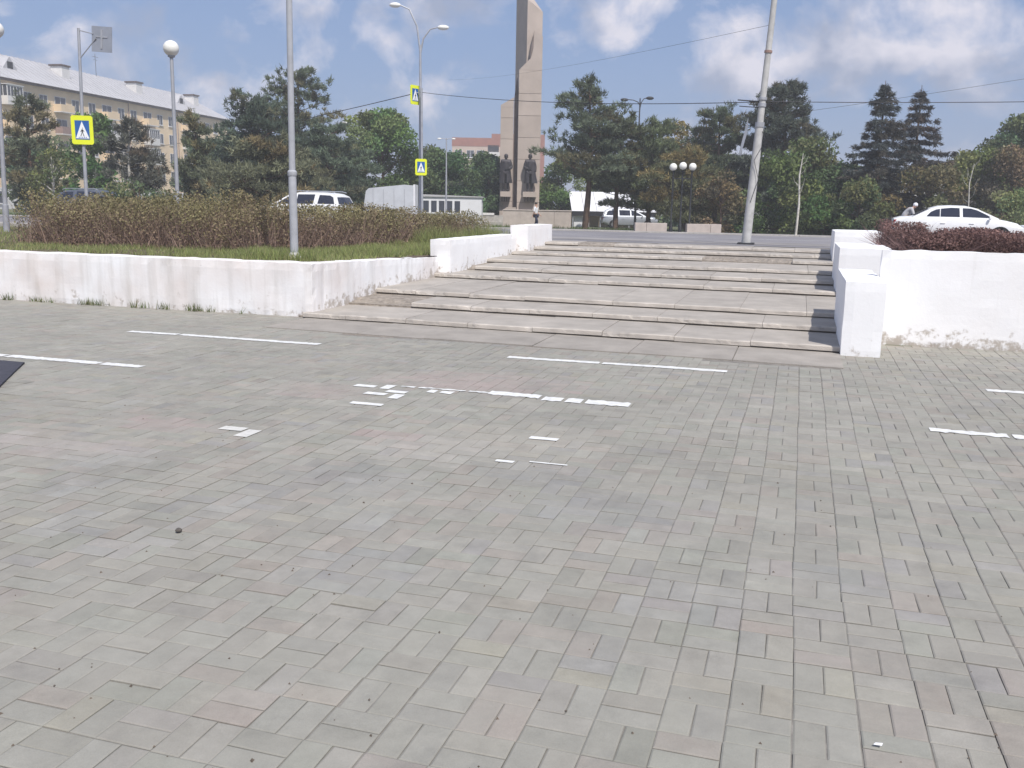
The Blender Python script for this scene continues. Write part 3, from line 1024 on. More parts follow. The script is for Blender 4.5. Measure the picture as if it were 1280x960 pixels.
def broadleaf(label, x, y, h, cw, seed=0, col=(.07, .105, .035), bot=.12, nl=None, name='leafy_tree', cat='tree', group='leafy trees of the park', dens=1.0, size=.17, shape=1.0, bark='bark', z=None, zs=1.0):
    rr = random.Random(seed)
    t = thing(name, label, cat, (x, y, terr(y) if z is None else z), 0, group)
    mb = MB()
    tip = (rr.uniform(-.1, .1) * cw, rr.uniform(-.1, .1) * cw, h * .8)
    mb.tube([(0, 0, -.15), (rr.uniform(-.1, .1), rr.uniform(-.1, .1), h * .35), tip], [h * .016 + .02, h * .012 + .012, .02], 7)
    nl = nl or int(22 * dens + h * 2)
    cen, cl = [], []
    for i in range(nl):
        u = rr.random()
        zc_ = h * (bot + (1 - bot) * u)
        wprof = math.sin(math.pi * min(.97, .16 + .78 * u ** shape)) ** .6
        rad = cw * .5 * wprof * math.sqrt(rr.random()) * rr.uniform(.75, 1.12)
        a = rr.random() * 6.283
        c = Vector((math.cos(a) * rad, math.sin(a) * rad, zc_))
        lr = rr.uniform(.10, .19) * cw + .12
        lz = lr * rr.uniform(.6, .95)
        mb.tube([(0, 0, max(.05, min(zc_ * .72, h * .7))), (c * .55 + Vector((0, 0, zc_ * .36))), c], [.03 + .003 * h, .02, .008], 4, False)
        m_ = int(dens * 210 * max(.6, (lr / .6)) ** 1.5)
        d = rng.normal(0, 1, (m_, 3)); d /= np.linalg.norm(d, axis=1)[:, None]
        rad_ = rng.uniform(.35, 1.0, (m_, 1)) ** .5
        P = np.array(c) + d * rad_ * np.array([lr, lr, lz]) * rng.uniform(.8, 1.2, (m_, 1))
        P = P[P[:, 2] > .05]
        cen.append(P)
        k = np.array(col) * 1.7 * rr.uniform(.68, 1.38) * np.array([rr.uniform(.85, 1.3), 1, rr.uniform(.8, 1.1)])
        cl.append(np.repeat(k[None], len(P), 0))
    mb.build('trunk', MT[bark], t, True)
    V, cc = leaf_quads(np.vstack(cen), size, np.vstack(cl), .3)
    crown('crown', V, cc, 4, t)
    return t

# ------------------------------------------------------------------ hedge, grass, low bushes
def shrub_mass(paths, n_stem, n_leaf, hgt, half, zf, leaf_cols, twig_col, leaf, leaf_lo=.35, seed=3, bump=.16):
    """returns stems (V,c) tris and leaves (V,c) quads for shrubs grown along paths [(x0,y0,x1,y1),...]"""
    lens = np.array([math.hypot(p[2] - p[0], p[3] - p[1]) for p in paths])
    pk = rng.choice(len(paths), n_stem + n_leaf, p=lens / lens.sum())
    P = np.array(paths)[pk]
    u = rng.random(n_stem + n_leaf)
    d = P[:, 2:] - P[:, :2]; dn = d / np.linalg.norm(d, axis=1)[:, None]
    off = rng.uniform(-1, 1, n_stem + n_leaf)
    xy = P[:, :2] + d * u[:, None] + np.stack([-dn[:, 1], dn[:, 0]], 1) * (off * half)[:, None]
    xy += rng.normal(0, .05, xy.shape)
    top = np.array([hgt * (1 + bump * mnoise.noise(Vector((a * 1.1, b * 1.1, seed))) + .10 * mnoise.noise(Vector((a * 3.7, b * 3.7, seed)))) for a, b in xy])
    top *= np.sqrt(np.clip(1.12 - .62 * np.abs(off) ** 3, 0, 1))
    top *= np.interp(xy[:, 1], [16.5, 25], [1, .70]) if seed == 3 else 1.0
    zb = np.array([zf(b) for b in xy[:, 1]])
    # stems
    S = slice(0, n_stem)
    base = np.stack([xy[S, 0], xy[S, 1], zb[S] - .02], 1)
    tip = base + np.stack([rng.normal(0, .24, n_stem), rng.normal(0, .24, n_stem), top[S] * rng.uniform(.4, 1.10, n_stem) + .02], 1)
    side = np.cross(tip - base, rng.normal(0, 1, (n_stem, 3))); side /= np.linalg.norm(side, axis=1)[:, None]
    wd = rng.uniform(.004, .009, n_stem)[:, None]
    SV = np.stack([base - side * wd, base + side * wd, tip], 1).reshape(-1, 3)
    SC = np.repeat(np.array(twig_col)[None] * rng.uniform(.6, 1.5, (n_stem, 1)), 3, 0)
    # leaves, thicker to the outside
    K = slice(n_stem, None)
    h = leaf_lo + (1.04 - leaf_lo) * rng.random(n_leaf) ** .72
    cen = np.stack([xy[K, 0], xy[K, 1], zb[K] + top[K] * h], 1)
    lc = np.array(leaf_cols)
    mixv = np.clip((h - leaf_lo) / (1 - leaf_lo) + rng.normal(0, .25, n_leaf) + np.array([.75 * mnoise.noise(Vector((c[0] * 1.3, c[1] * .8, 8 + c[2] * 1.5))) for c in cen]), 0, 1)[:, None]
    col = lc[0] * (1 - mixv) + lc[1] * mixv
    col = col * (1 + .45 * np.array([mnoise.noise(Vector((c[0] * 2.1, c[1] * 2.1, c[2] * 2.4))) for c in cen]))[:, None]
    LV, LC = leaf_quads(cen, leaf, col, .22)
    return SV, SC, LV, LC
def put_shrub(t, parts):
    SV, SC, LV, LC = parts
    link('stems', np_mesh('stems', SV, np.arange(len(SV)).reshape(-1, 3), SC), t, MT['leaf'])
    link('foliage', np_mesh('foliage', LV, np.arange(len(LV)).reshape(-1, 4), LC), t, MT['leaf'])
hd = thing('hedge', 'long brown green untrimmed hedge growing on the grass bed behind the low white wall', 'hedge', (0, 0, 0))
put_shrub(hd, shrub_mass([(-15.9, 16.5, -10.0, 16.5), (-16.6, 17.8, -11, 17.8), (-10.7, 16.8, -9.9, 21.0), (-10.4, 20.5, -9.0, 25.0)], 14000, 84000, .97, .82, soilz,
                         [(.27, .195, .14), (.235, .21, .105)], (.29, .205, .165), .042, .03, bump=.42))
bush_spots = [(1.75, 13.75, .40), (2.5, 13.9, .47), (3.3, 13.7, .40), (4.1, 13.9, .43), (4.9, 13.7, .5), (5.8, 13.9, .54), (6.7, 13.8, .66), (1.85, 18.9, .66), (2.5, 16.3, .5)]
blab = ['low purple leaved bush at the end of the row, next to the steps', 'purple leaved bush standing second in the row from the steps', 'purple leaved bush standing third in the row from the steps',
        'purple leaved bush standing fourth in the row from the steps', 'purple leaved bush standing fifth in the row from the steps', 'purple leaved bush standing sixth in the row from the steps', 'purple leaved bush standing seventh in the row from the steps', 'purple leaved bush set back behind the row, right against the white steps block', 'purple leaved bush between the row end and the set back bush']
for i, (x, y, h) in enumerate(bush_spots):
    t = thing('barberry_bush', blab[i], 'bush', (0, 0, 0), 0, 'purple bushes in a row above the tall white wall')
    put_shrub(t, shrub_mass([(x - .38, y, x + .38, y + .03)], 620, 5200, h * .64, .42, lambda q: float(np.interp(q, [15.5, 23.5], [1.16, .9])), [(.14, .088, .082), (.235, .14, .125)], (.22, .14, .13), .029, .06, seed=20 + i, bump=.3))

def grass(name, n, area, hgt, zf, cols_, label, dens_fn=None, wd=.006):
    x = rng.uniform(area[0], area[1], n); y = rng.uniform(area[2], area[3], n)
    k = np.array([mnoise.noise(Vector((a * 1.3, b * 1.3, 44))) for a, b in zip(x, y)])
    keep = rng.random(n) < np.clip(.55 + 1.3 * k, .06, 1)
    if dens_fn is not None: keep &= np.array([dens_fn(a, b) for a, b in zip(x, y)])
    x, y, k = x[keep], y[keep], k[keep]; n = len(x)
    zb = np.array([zf(b) for b in y])
    base = np.stack([x, y, zb - .01], 1)
    h = hgt * rng.uniform(.45, 1.25, n) * (1 + .8 * k)
    tip = base + np.stack([rng.normal(0, .35, n) * h, rng.normal(0, .35, n) * h, h], 1)
    a = rng.random(n) * 6.28
    s = np.stack([np.cos(a), np.sin(a), np.zeros(n)], 1) * wd
    V = np.stack([base - s, base + s, tip], 1).reshape(-1, 3)
    c = np.array(cols_)[rng.integers(0, len(cols_), n)] * rng.uniform(.7, 1.3, (n, 1))
    o = link(name, np_mesh(name, V, np.arange(3 * n).reshape(-1, 3), np.repeat(c, 3, 0)), None, MT['leaf'])
    return tag(o, label, 'grass', kind='stuff')
GC = [(.24, .28, .10), (.28, .30, .12), (.19, .235, .085), (.33, .31, .16)]
grass('grass', 48000, (-24, -7.2, 12.6, 16.2), .085, soilz, GC, 'thin green grass on the bed between hedge and low white wall')
grass('grass', 52000, (-10.5, -7.0, 13.0, 21.5), .14, soilz, GC + [(.32, .38, .12)], 'lush bright green grass on the bed corner beside the steps', lambda a, b: a > -9.9 + .08 * (b - 13) and a < -7.15)
grass('grass', 16000, (-30, -15.5, 15.8, 23.8), .13, soilz, GC, 'rough green grass around the globe lamp post past the hedge end', lambda a, b: a < -16.3, .009)
grass('grass', 9000, (-9.4, -7.0, 21.2, 24.3), .34, soilz, GC + [(.32, .38, .13)], 'tall weedy grass behind the upper white wall blocks', lambda a, b: a < -6.95)
grass('grass', 1500, (-15.5, -7.2, 12.06, 12.19), .10, lambda q: .01, [(.11, .15, .05), (.16, .16, .08)], 'sparse weeds growing along the foot of the low white wall', lambda a, b: -12.6 < a < -8.0 and mnoise.noise(Vector((a * 2, 3, 1))) > -.05)
grass('grass', 26000, (-60, 30, 53.2, 62), .22, lambda q: terr(q) + .0, [(.10, .16, .03), (.08, .13, .03)], 'green lawn under the park trees beyond the road', None, .02)

# ------------------------------------------------------------------ trees
def H_(ztop, y): return ztop - terr(y)
PG = (.066, .08, .052)
pine('tall thin-crowned pine beside the cream apartment block, next to the globe lamp', -40.8, 41.9, H_(6.9, 41.9), 3.4, .15, 1, (.075, .085, .055), .3, 1.1)
broadleaf('dense dark green tree behind the yellow crossing sign', -43.5, 49.6, H_(6.7, 49.6), 3.6, 2, (.05, .095, .032), .08, size=.19)
broadleaf('thin light green sapling left of the yellow crossing sign', -37.8, 40.3, H_(4.0, 40), 2.6, 3, (.075, .10, .04), .2, 18, bark='birch', size=.13, dens=.6)
pine('small pine with pale forked trunk in front of the apartment block', -33.7, 41.6, H_(5.5, 41.6), 2.9, .30, 4, (.06, .062, .05), .3, 1.0, bark='birch')
broadleaf('low thin bushy tree between pale forked pine and crossing sign', -31.3, 38.7, H_(2.6, 39), 3.2, 35, (.075, .09, .045), .12, 20, dens=.8, size=.14)
pine('olive pine growing just behind the globe lamp post', -32.0, 44.4, H_(6.1, 44.4), 2.3, .05, 5, (.075, .085, .05), .3, 1.2)
pine('broad dark pine with low rounded top at the end of the apartment block', -31.8, 50, H_(7.6, 50), 5.4, .10, 6, (.045, .06, .042), .08, 1.7)
pine('tallest pine of the dense clump, open layered top above its neighbours', -33.0, 57.7, H_(10.35, 57.7), 5.6, .35, 7, PG, .12, 1.2)
pine('wide brownish olive pine with branches down to the hedge', -26.0, 41.6, H_(4.3, 41.6), 5.6, .10, 8, (.088, .092, .056), .3, 1.5)
pine('dark spreading pine behind the white estate car', -28.9, 53.8, H_(6.2, 53.8), 5.2, .12, 9, (.058, .075, .05), .12, 1.5)
pine('dense dark pine between white estate car and grey shed', -29.6, 57.0, H_(5.4, 57), 5.4, .08, 10, (.06, .08, .048), .2, 1.5)
broadleaf('round light green tree with airy top beside the twin arm lamp', -30.4, 65, H_(8.0, 65), 6.0, 11, (.085, .125, .045), .1, size=.2, dens=1.2)
broadleaf('dark green tree between crossing sign pole and the monument', -27.4, 69.5, H_(5.35, 69.5), 6.0, 12, (.055, .095, .042), .04, size=.2, dens=1.2)
broadleaf('deep green tree directly beside the monument slab', -25.2, 75.0, H_(5.3, 75), 4.4, 13, (.04, .075, .035), .03, size=.2, dens=1.2)
broadleaf('low mid green tree behind the far side of the monument', -20.2, 79.7, H_(5.3, 79.7), 5.2, 14, (.075, .115, .04), .03, size=.2, dens=1.1)
pine('tall open pine with bare trunk standing beyond the road by the monument wall', -12.9, 57.2, H_(9.0, 57.2), 4.9, .34, 15, PG, .1, 1.25)
pine('pine with leaning dark trunk next to the tall open pine', -11.2, 58.4, H_(7.0, 58.4), 4.4, .33, 16, (.062, .072, .042), .18, 1.2, lean=.03)
pine('wide pine with drooping crown behind the stone benches', -9.4, 60, H_(6.8, 60), 5.8, .18, 17, (.068, .082, .042), .22, 1.6)
broadleaf('yellowish tree showing between two dark pines', -8.2, 69, H_(7.3, 69), 6.0, 18, (.135, .125, .055), .1, size=.19)
pine('bushy dark pine behind the three globe lamp', -5.6, 63.6, H_(8.1, 63.6), 5.0, .12, 19, (.06, .075, .045), .2, 1.5)
pine('big dark pine rising behind the leaning pole', -1.6, 62.8, H_(9.4, 62.8), 5.6, .12, 20, (.052, .062, .048), .25, 2.0)
pine('wide olive pine low beside the three globe lamp', -6.6, 56.5, H_(4.9, 56.5), 5.0, .12, 33, (.085, .088, .045), .3, 1.5)
broadleaf('small brownish round bush tree near the leaning pole foot', -4.35, 53.9, H_(3.35, 53.9), 2.7, 21, (.10, .088, .052), .04, 22, dens=.9, size=.14)
broadleaf('fresh green leafy tree behind the leaning pole', -1.2, 54.6, H_(4.4, 54.6), 4.0, 22, (.068, .098, .038), .02, size=.16)
broadleaf('light green tree behind the bare birch sapling', .3, 59.4, H_(5.6, 59.4), 4.4, 23, (.08, .105, .045), .02, size=.17)
broadleaf('low green tree between birch sapling and the spruces', 2.0, 59.7, H_(4.2, 59.7), 4.2, 24, (.06, .09, .042), .02, size=.17)
spruce('dark pointed spruce, the one nearer the birch sapling', 4.0, 58, H_(8.95, 58), 10.2, 25, (.040, .047, .045))
spruce('purplish dark spruce behind the white sedan boot', 6.2, 60.8, H_(9.0, 60.8), 10.8, 26, (.052, .050, .048))
broadleaf('low dark bush tree in front of the spruces', 2.9, 54.5, H_(3.0, 54.5), 3.4, 27, (.065, .085, .04), .02, 22, size=.15)
broadleaf('olive bush tree below the purplish spruce', 6.6, 56.0, H_(3.9, 56.0), 4.2, 34, (.085, .085, .045), .02, 24, size=.15)
broadleaf('slim light green poplar beyond the white sedan', 10.6, 68, H_(6.1, 68), 4.6, 28, (.115, .145, .055), .04, size=.17, shape=.8)
broadleaf('tall dark green tree at the end of the park edge', 14.6, 75, H_(8.6, 75), 6.4, 29, (.06, .085, .04), .03, size=.19, dens=1.2)
broadleaf('bronze leaved tree in front of the tall dark green tree', 12.6, 66, H_(5.6, 66), 4.2, 36, (.11, .09, .06), .03, size=.17)
broadleaf('pale feathery bush behind the bonnet of the white sedan', 9.7, 51.5, H_(3.2, 51.5), 2.6, 30, (.14, .17, .085), .03, 22, size=.11)
broadleaf('round green bush at the roadside behind the white sedan', 12.3, 54, H_(3.0, 54), 3.2, 37, (.075, .11, .04), .03, 22, size=.14)
broadleaf('dark green hedge-like bush beside the birch sapling', 1.2, 54.6, H_(2.2, 54.6), 3.6, 38, (.05, .085, .03), .02, 22, size=.14, name='bush', cat='bush')
broadleaf('dark green low bush under the fresh green tree', -2.6, 54.4, H_(2.0, 54.4), 3.0, 39, (.045, .075, .03), .02, 20, size=.14, name='bush', cat='bush')
far = [(-58, 84, 7.0, 8.5, 'far green tree behind the dark tree near the apartment block'), (-48, 88, 7.5, 9, 'far green tree filling the gap beside the apartment block'), (-38.5, 92, 6.9, 9, 'far green tree behind the dense pine clump'),
       (-31.5, 96, 6.2, 9, 'far green tree left of the peach apartment block'), (-19.3, 100, 6.0, 7, 'far tree low behind the monument'), (-9, 92, 6.2, 9, 'far tree low behind the drooping pine'), (5, 92, 5.4, 9, 'far tree low behind the birch sapling'), (14.5, 96, 5.6, 9, 'far tree low between spruces and poplar'),
       (22, 84, 7.6, 8, 'far tree behind the tall dark green tree'), (-64, 66, 6.0, 7, 'far tree beyond the globe lamp beside the cream apartment block')]
for i, (x, y, zt, cw_, lab) in enumerate(far):
    broadleaf(lab, x, y, zt + .1, cw_, 60 + i, (.062, .09, .042), .02, 26, size=.26, dens=.9)
def sapling(label, x, y, h, seed, k=1.0):
    rr = random.Random(seed)
    t = thing('birch_sapling', label, 'tree', (x, y, terr(y)), 0, 'bare birch saplings')
    mb = MB()
    mb.tube([(0, 0, -.1), (.05, 0, h * .4), (-.03, .02, h * .75), (.08, 0, h)], [.062 * k, .052 * k, .04 * k, .012], 7)
    mb.build('trunk', MT['birch'], t, True)
    br = MB()
    for i in range(9):
        z = h * rr.uniform(.5, .97); a = rr.random() * 6.28; l = rr.uniform(.25, .7)
        br.tube([(0, 0, z), (math.cos(a) * l * .5, math.sin(a) * l * .5, z + l * .4), (math.cos(a) * l * .7, math.sin(a) * l * .7, z + l)], [.016 * k, .011 * k, .005], 4, False)
    br.build('branches', MT['birch'], t)
sapling('bare pale birch sapling at the kerb beyond the road', -.2, 48.2, H_(4.4, 48.2), 1)
sapling('thin pale birch sapling standing behind the white sedan', 7.3, 47.5, H_(3.9, 47.5), 2, .5)
sapling('short thin birch sapling left of the yellow crossing sign post', -33.6, 36.9 + 10.5, 2.6, 3, .7)

# ------------------------------------------------------------------ poles and lamps
pa = thing('lamp_pole', 'tall pale grey pole rising from the corner of the grass bed', 'pole', (-7.89, 13.48, soilz(13.48) - .01))
mb = MB(); mb.tube([(0, 0, .04), (0, 0, 1.42)], [.067, .064], 14); mb.build('sleeve', MT['pole_paint'], pa, True)
mb = MB(); mb.tube([(0, 0, 1.40), (.03, 0, 4.2), (.07, 0, 8.5)], [.052, .047, .036], 14); mb.build('shaft', MT['pole_paint'], pa, True)
mb = MB(); mb.lathe([(.069, 1.36), (.076, 1.37), (.076, 1.43), (.056, 1.45)], 14); mb.build('collar', MT['pole_paint'], pa, True)
mb = MB(); mb.lathe([(.17, -.06), (.17, .03), (.12, .05), (.068, .14)], 14); mb.build('base_flange', MT['pole_conc'], pa, True)
mb = MB(); mb.tube([(.07, 0, 8.4), (.25, .1, 8.8), (1.1, .6, 9.0)], [.036, .032, .028], 8); mb.build('arm', MT['pole_paint'], pa, True)

lp = thing('leaning_pole', 'tall grey concrete pole leaning sideways at the top of the steps', 'pole', (-1.38, 25.93, terr(25.93) + .08))
lean = lambda z: (.0505 * z, .0, z)
mb = MB(); mb.tube([lean(0), lean(1.6), lean(3.15)], [.125, .115, .105], 14); mb.build('lower_shaft', MT['pole_conc'], lp, True)
mb = MB(); mb.tube([lean(3.1), lean(6.2), lean(9.2)], [.088, .075, .06], 14); mb.build('upper_shaft', MT['pole_conc'], lp, True)
for zc_, rr_, hh in ((3.12, .11, .12), (3.62, .095, .09), (3.78, .098, .07), (4.95, .09, .06)):
    mb = MB(); mb.tube([lean(zc_ - hh / 2), lean(zc_ + hh / 2)], rr_ + .012, 14); mb.build('clamp_band', MT['galv'] if zc_ < 4 else MT['rail_brown'], lp, True)
mb = MB(); mb.box(-.22, .22, -.2, .2, -.05, .04, .01); mb.build('base_plate', MT['dark_metal'], lp)
mb = MB(); mb.tube([(.0505 * 3.7, 0, 3.70), (-.45, .02, 3.76)], .015, 6); mb.tube([(.0505 * 3.7, 0, 3.55), (-.4, .02, 3.60)], .012, 6); mb.tube([(.0505 * 3.7, 0, 3.62), (.5, .02, 3.66)], .012, 6); mb.build('bracket', MT['dark_metal'], lp)
mb = MB(); mb.prism([(-.32, 2.35), (-.16, 3.15), (-.13, 3.3), (-.13, 2.9), (-.27, 2.3)], -.3, -.28)
mb.build('edge_on_sign', MT['sign_back'], lp)
mb = MB(); mb.tube([lean(3.15), (.33, -.12, 2.7), (.08, -.16, 2.2), (.22, -.14, 1.7), (.05, -.13, 1.1)], .008, 5); mb.build('loose_cable', MT['dark_metal'], lp)

def globe_lamp(label, x, y, z0, h, r_=.225, group='single globe lamps on grey posts', lean_=(0, 0)):
    t = thing('globe_lamp', label, 'lamp', (x, y, z0), 0, group)
    mb = MB(); mb.tube([(0, 0, -.05), (lean_[0] * .15, lean_[1] * .15, h * .15), (lean_[0] * .15, lean_[1] * .15, h * .152), (lean_[0], lean_[1], h)], [.085, .08, .06, .05], 12); mb.build('post', MT['galv'], t, True)
    mb = MB(); mb.lathe([(.05, h - .02), (.10, h), (.11, h + .05), (.06, h + .07)], 14, (lean_[0], lean_[1], 0)); mb.build('collar', MT['galv'], t, True)
    mb = MB(); mb.sphere((lean_[0], lean_[1], h + r_ * .95 + .03), r_, 24, 14); mb.build('globe', MT['globe'], t, True)
    return t
globe_lamp('white globe lamp on a grey post between crossing sign and tall pole', -18.05, 24.1, .66, 5.12, .225, lean_=(.05, 0))
globe_lamp('white globe lamp on a grey post at the bare end of the hedge bed', -21.47, 21.0, .66, 5.22, .22, lean_=(.2, 0))

def lamp_cluster(label, x, y, h, globes, r_, posts):
    t = thing('globe_lamp_cluster', label, 'lamp', (x, y, terr(y) + .1), yaw)
    for px_ in posts:
        mb = MB(); mb.lathe([(.10, -.05), (.10, .35), (.05, .42), (.045, h - .1), (.09, h - .05), (.10, h)], 10, (px_, 0, 0)); mb.build('post', MT['black_paint'], t, True)
    mb = MB(); mb.box(posts[0], posts[-1], -.03, .03, h - .45, h - .39)
    mb.build('crossbar', MT['black_paint'], t)
    for gx, gz in globes:
        mb = MB(); mb.sphere((gx, 0, h + gz + r_), r_, 20, 12); mb.build('globe', MT['globe'], t, True)
    return t
lamp_cluster('black lamp of three posts with three white globes between the stone benches', -6.25, 51.1, 3.25, [(-.52, -.03), (0, .04), (.52, .0)], .205, (-.5, 0, .5))
lamp_cluster('distant twin globe lamp low in front of the apartment block end', -39.8, 54.4, 3.35, [(-.36, 0), (.36, 0)], .2, (-.3, .3))

def bench_block(label, x, y, ln, seam):
    t = thing('stone_bench', label, 'bench', (x, y, terr(y) + .1), yaw, 'pale stone benches by the three globe lamp')
    mb = MB(); mb.box(-ln / 2, seam - .006, -.25, .25, -.05, .45, .012); mb.build('block', MT['granite'], t)
    mb = MB(); mb.box(seam + .006, ln / 2, -.25, .25, -.05, .45, .012); mb.build('block', MT['granite'], t)
bench_block('pale stone bench on the monument side of the three globe lamp', -7.8, 50.75, 1.72, -.25)
bench_block('pale stone bench on the leaning pole side of the three globe lamp', -5.05, 51.6, 1.86, .35)

def arm_lamp(label, x, y, h, arms, z0=None, r_=.07, dark=False, head=.32):
    t = thing('street_lamp', label, 'street lamp', (x, y, terr(y) if z0 is None else z0), yaw, 'tall street lamps beyond the road')
    m = MT['dark_metal'] if dark else MT['galv']
    mb = MB(); mb.tube([(0, 0, -.1), (0, 0, h * .5), (0, 0, h)], [r_ * 1.3, r_, r_ * .6], 10); mb.build('post', m, t, True)
    for (dx, dz, s, sag) in arms:
        mb = MB(); mb.tube([(0, 0, s), (dx * .15, 0, s + dz * .55), (dx * .5, 0, s + dz * .9), (dx, 0, s + dz)], [r_ * .55, r_ * .5, r_ * .4, r_ * .4], 8); mb.build('arm', m, t, True)
        mb = MB()
        k = 1 if dx > 0 else -1
        mb.sphere((0, 0, 0), head, 14, 8, .42)
        mb.v = [(dx + k * head * .6 + a, b_ * .55, s + dz + c_ - .03 - sag * k * a * 0) for a, b_, c_ in mb.v]
        mb.build('lamp_head', MT['globe'] if not dark else MT['dark_metal'], t, True)
    return t
arm_lamp('tall grey lamp with two uneven arms carrying a crossing sign near the monument', -16.62, 39.6, 8.55 - terr(39.6), [(-.95, 2.0, 7.75, 0), (.85, 1.15, 7.7, 0)], None, .075, False, .26)
arm_lamp('far lamp with two level arms above the dense pines', -31.0, 58.5, 6.6, [(-.85, .45, 6.4, 0), (.6, .42, 6.4, 0)], None, .07, False, .26)
arm_lamp('far dark lamp with two arms above the drooping pine', -12.2, 71.5, 9.7, [(.55, .85, 8.9, 0), (-1.0, .4, 9.2, 0)], None, .075, True, .30)
arm_lamp('thin far lamp post with small crossarm left of the monument', -20.3, 52.3, 5.2, [(-.35, .08, 5.1, 0), (.35, .08, 5.1, 0)], None, .05, False, .12)

# crossing signs
def crossing_panel(parent, c, w_, rz, tilt_=0, name='crossing_sign'):
    """yellow framed pedestrian crossing sign, centre c, width w_, height 1.35 w_"""
    h_ = w_ * 1.38
    mb = MB()
    mb.prism([(-w_ / 2 + .05, -h_ / 2), (w_ / 2 - .05, -h_ / 2), (w_ / 2, -h_ / 2 + .05), (w_ / 2, h_ / 2 - .05), (w_ / 2 - .05, h_ / 2), (-w_ / 2 + .05, h_ / 2), (-w_ / 2, h_ / 2 - .05), (-w_ / 2, -h_ / 2 + .05)], -.012, .012)
    bd = mb.build(name, MT['sign_yellow'], parent, False, c, (0, tilt_, rz))
    q = w_ * .66
    zb, zt = -h_ * .33, h_ * .33
    mb = MB(); mb.prism([(-q / 2, zb), (q / 2, zb), (q / 2, zt), (-q / 2, zt)], -.017, -.011); mb.build('blue_panel', MT['sign_blue'], bd)
    b0, b1 = zb + .08 * q, zt - .06 * q
    mb = MB(); mb.prism([(-q * .47, b0), (q * .47, b0), (0, b1)], -.021, -.016); mb.build('white_triangle', MT['sign_white'], bd)
    mb = MB()
    S = (b1 - b0)
    def zz(u): return b0 + u * S
    mb.prism([(.025 * q + .03 * q * math.cos(a), zz(.60) + .035 * q * math.sin(a)) for a in np.linspace(0, 6.283, 11)[:-1]], -.024, -.020)
    mb.prism([(-.035 * q, zz(.54)), (.05 * q, zz(.53)), (.04 * q, zz(.33)), (-.045 * q, zz(.33))], -.024, -.020)
    mb.prism([(-.045 * q, zz(.34)), (0, zz(.34)), (-.10 * q, zz(.12)), (-.15 * q, zz(.12))], -.0242, -.0202)
    mb.prism([(0, zz(.34)), (.045 * q, zz(.34)), (.13 * q, zz(.12)), (.08 * q, zz(.12))], -.0244, -.0204)
    mb.prism([(-.03 * q, zz(.53)), (-.01 * q, zz(.48)), (-.10 * q, zz(.36)), (-.13 * q, zz(.38))], -.0246, -.0206)
    mb.prism([(.04 * q, zz(.53)), (.05 * q, zz(.46)), (.12 * q, zz(.37)), (.14 * q, zz(.40))], -.0248, -.0208)
    mb.build('walking_figure', MT['sign_black'], bd)
    mb = MB()
    for i in range(5):
        x0 = (-.27 + i * .12) * q
        mb.prism([(x0, zz(.03)), (x0 + .06 * q, zz(.03)), (x0 + .055 * q, zz(.09)), (x0 + .005 * q, zz(.09))], -.024, -.020)
    mb.build('crossing_stripes', MT['sign_blue'], bd)
    return bd
sp = thing('crossing_sign_post', 'grey post with yellow framed crossing sign and a square sign seen from behind', 'sign', (-23.35, 26.3, terr(26.3) + .05))
mb = MB(); mb.tube([(0, 0, -.1), (.05, 0, 3), (.16, 0, 6.42)], [.062, .055, .045], 10); mb.build('post', MT['galv'], sp, True)
crossing_panel(sp, (.10, -.075, 3.17), .68, R(30))
mb = MB(); mb.tube([(.15, 0, 6.36), (.75, -.02, 6.22)], .018, 6); mb.tube([(.12, 0, 5.45), (.85, -.02, 6.08)], .018, 6); mb.build('arm', MT['galv'], sp)
mb = MB(); mb.prism([(-.35, -.4), (.35, -.4), (.35, .4), (-.35, .4)], -.01, .01); sb = mb.build('sign_back', MT['sign_back'], sp, False, (1.02, .05, 6.05), (0, R(4), R(10)))
mb = MB(); mb.box(-.03, .03, -.03, -.011, -.3, .3); mb.box(-.2, .2, -.028, -.011, .05, .09); mb.build('bracket', MT['galv'], sb)
s2 = thing('crossing_sign_post', 'thin grey post with one small yellow framed crossing sign near the tall lamp', 'sign', (-16.42, 39.3, terr(39.3)))
mb = MB(); mb.tube([(0, 0, -.1), (-.02, 0, 6.2)], [.055, .05], 10); mb.build('post', MT['galv'], s2, True)
crossing_panel(s2, (-.02, -.07, 2.8), .52, R(27))
s3 = thing('crossing_sign', 'small crossing sign turned almost edge on, high up on the tall lamp', 'sign', (-16.80, 39.42, 6.42))
crossing_panel(s3, (0, 0, 0), .6, R(70), 0, 'sign_board')
mb = MB(); mb.tube([(0, .02, .1), (.17, .16, .1)], .02, 6); mb.build('bracket', MT['galv'], s3)

# overhead wires
def wire(label, a, b, sag, r_=.014):
    a, b = Vector(a), Vector(b)
    mb = MB()
    pts = []
    for i in range(15):
        u = i / 14
        p = a.lerp(b, u); p.z -= sag * 4 * u * (1 - u)
        pts.append(p)
    mb.tube(pts, r_, 5)
    tag(mb.build('overhead_wire', MT['dark_metal']), label, 'wire', 'overhead wires')
wire('overhead wire from the twin arm lamp to the leaning pole', (-16.64, 39.5, 6.55), (-1.13, 25.93, 4.47), .22, .011)
wire('overhead wire from the leaning pole towards the white sedan side', (-1.0, 25.93, 4.47), (26, 36, 6.2), .35, .010)
wire('overhead wire from the twin arm lamp over the dense pines', (-16.68, 39.6, 6.55), (-66, 78, 6.2), .4, .018)
wire('thin wire rising from behind the monument to the leaning pole', (-34, 88, 13.6), (-1.0, 25.93, 6.4), 0.35, .0045)
wire('thin wire from the leaning pole bracket up over the spruces', (-1.0, 25.93, 4.1), (22, 40, 9.5), 0.3, .0045)

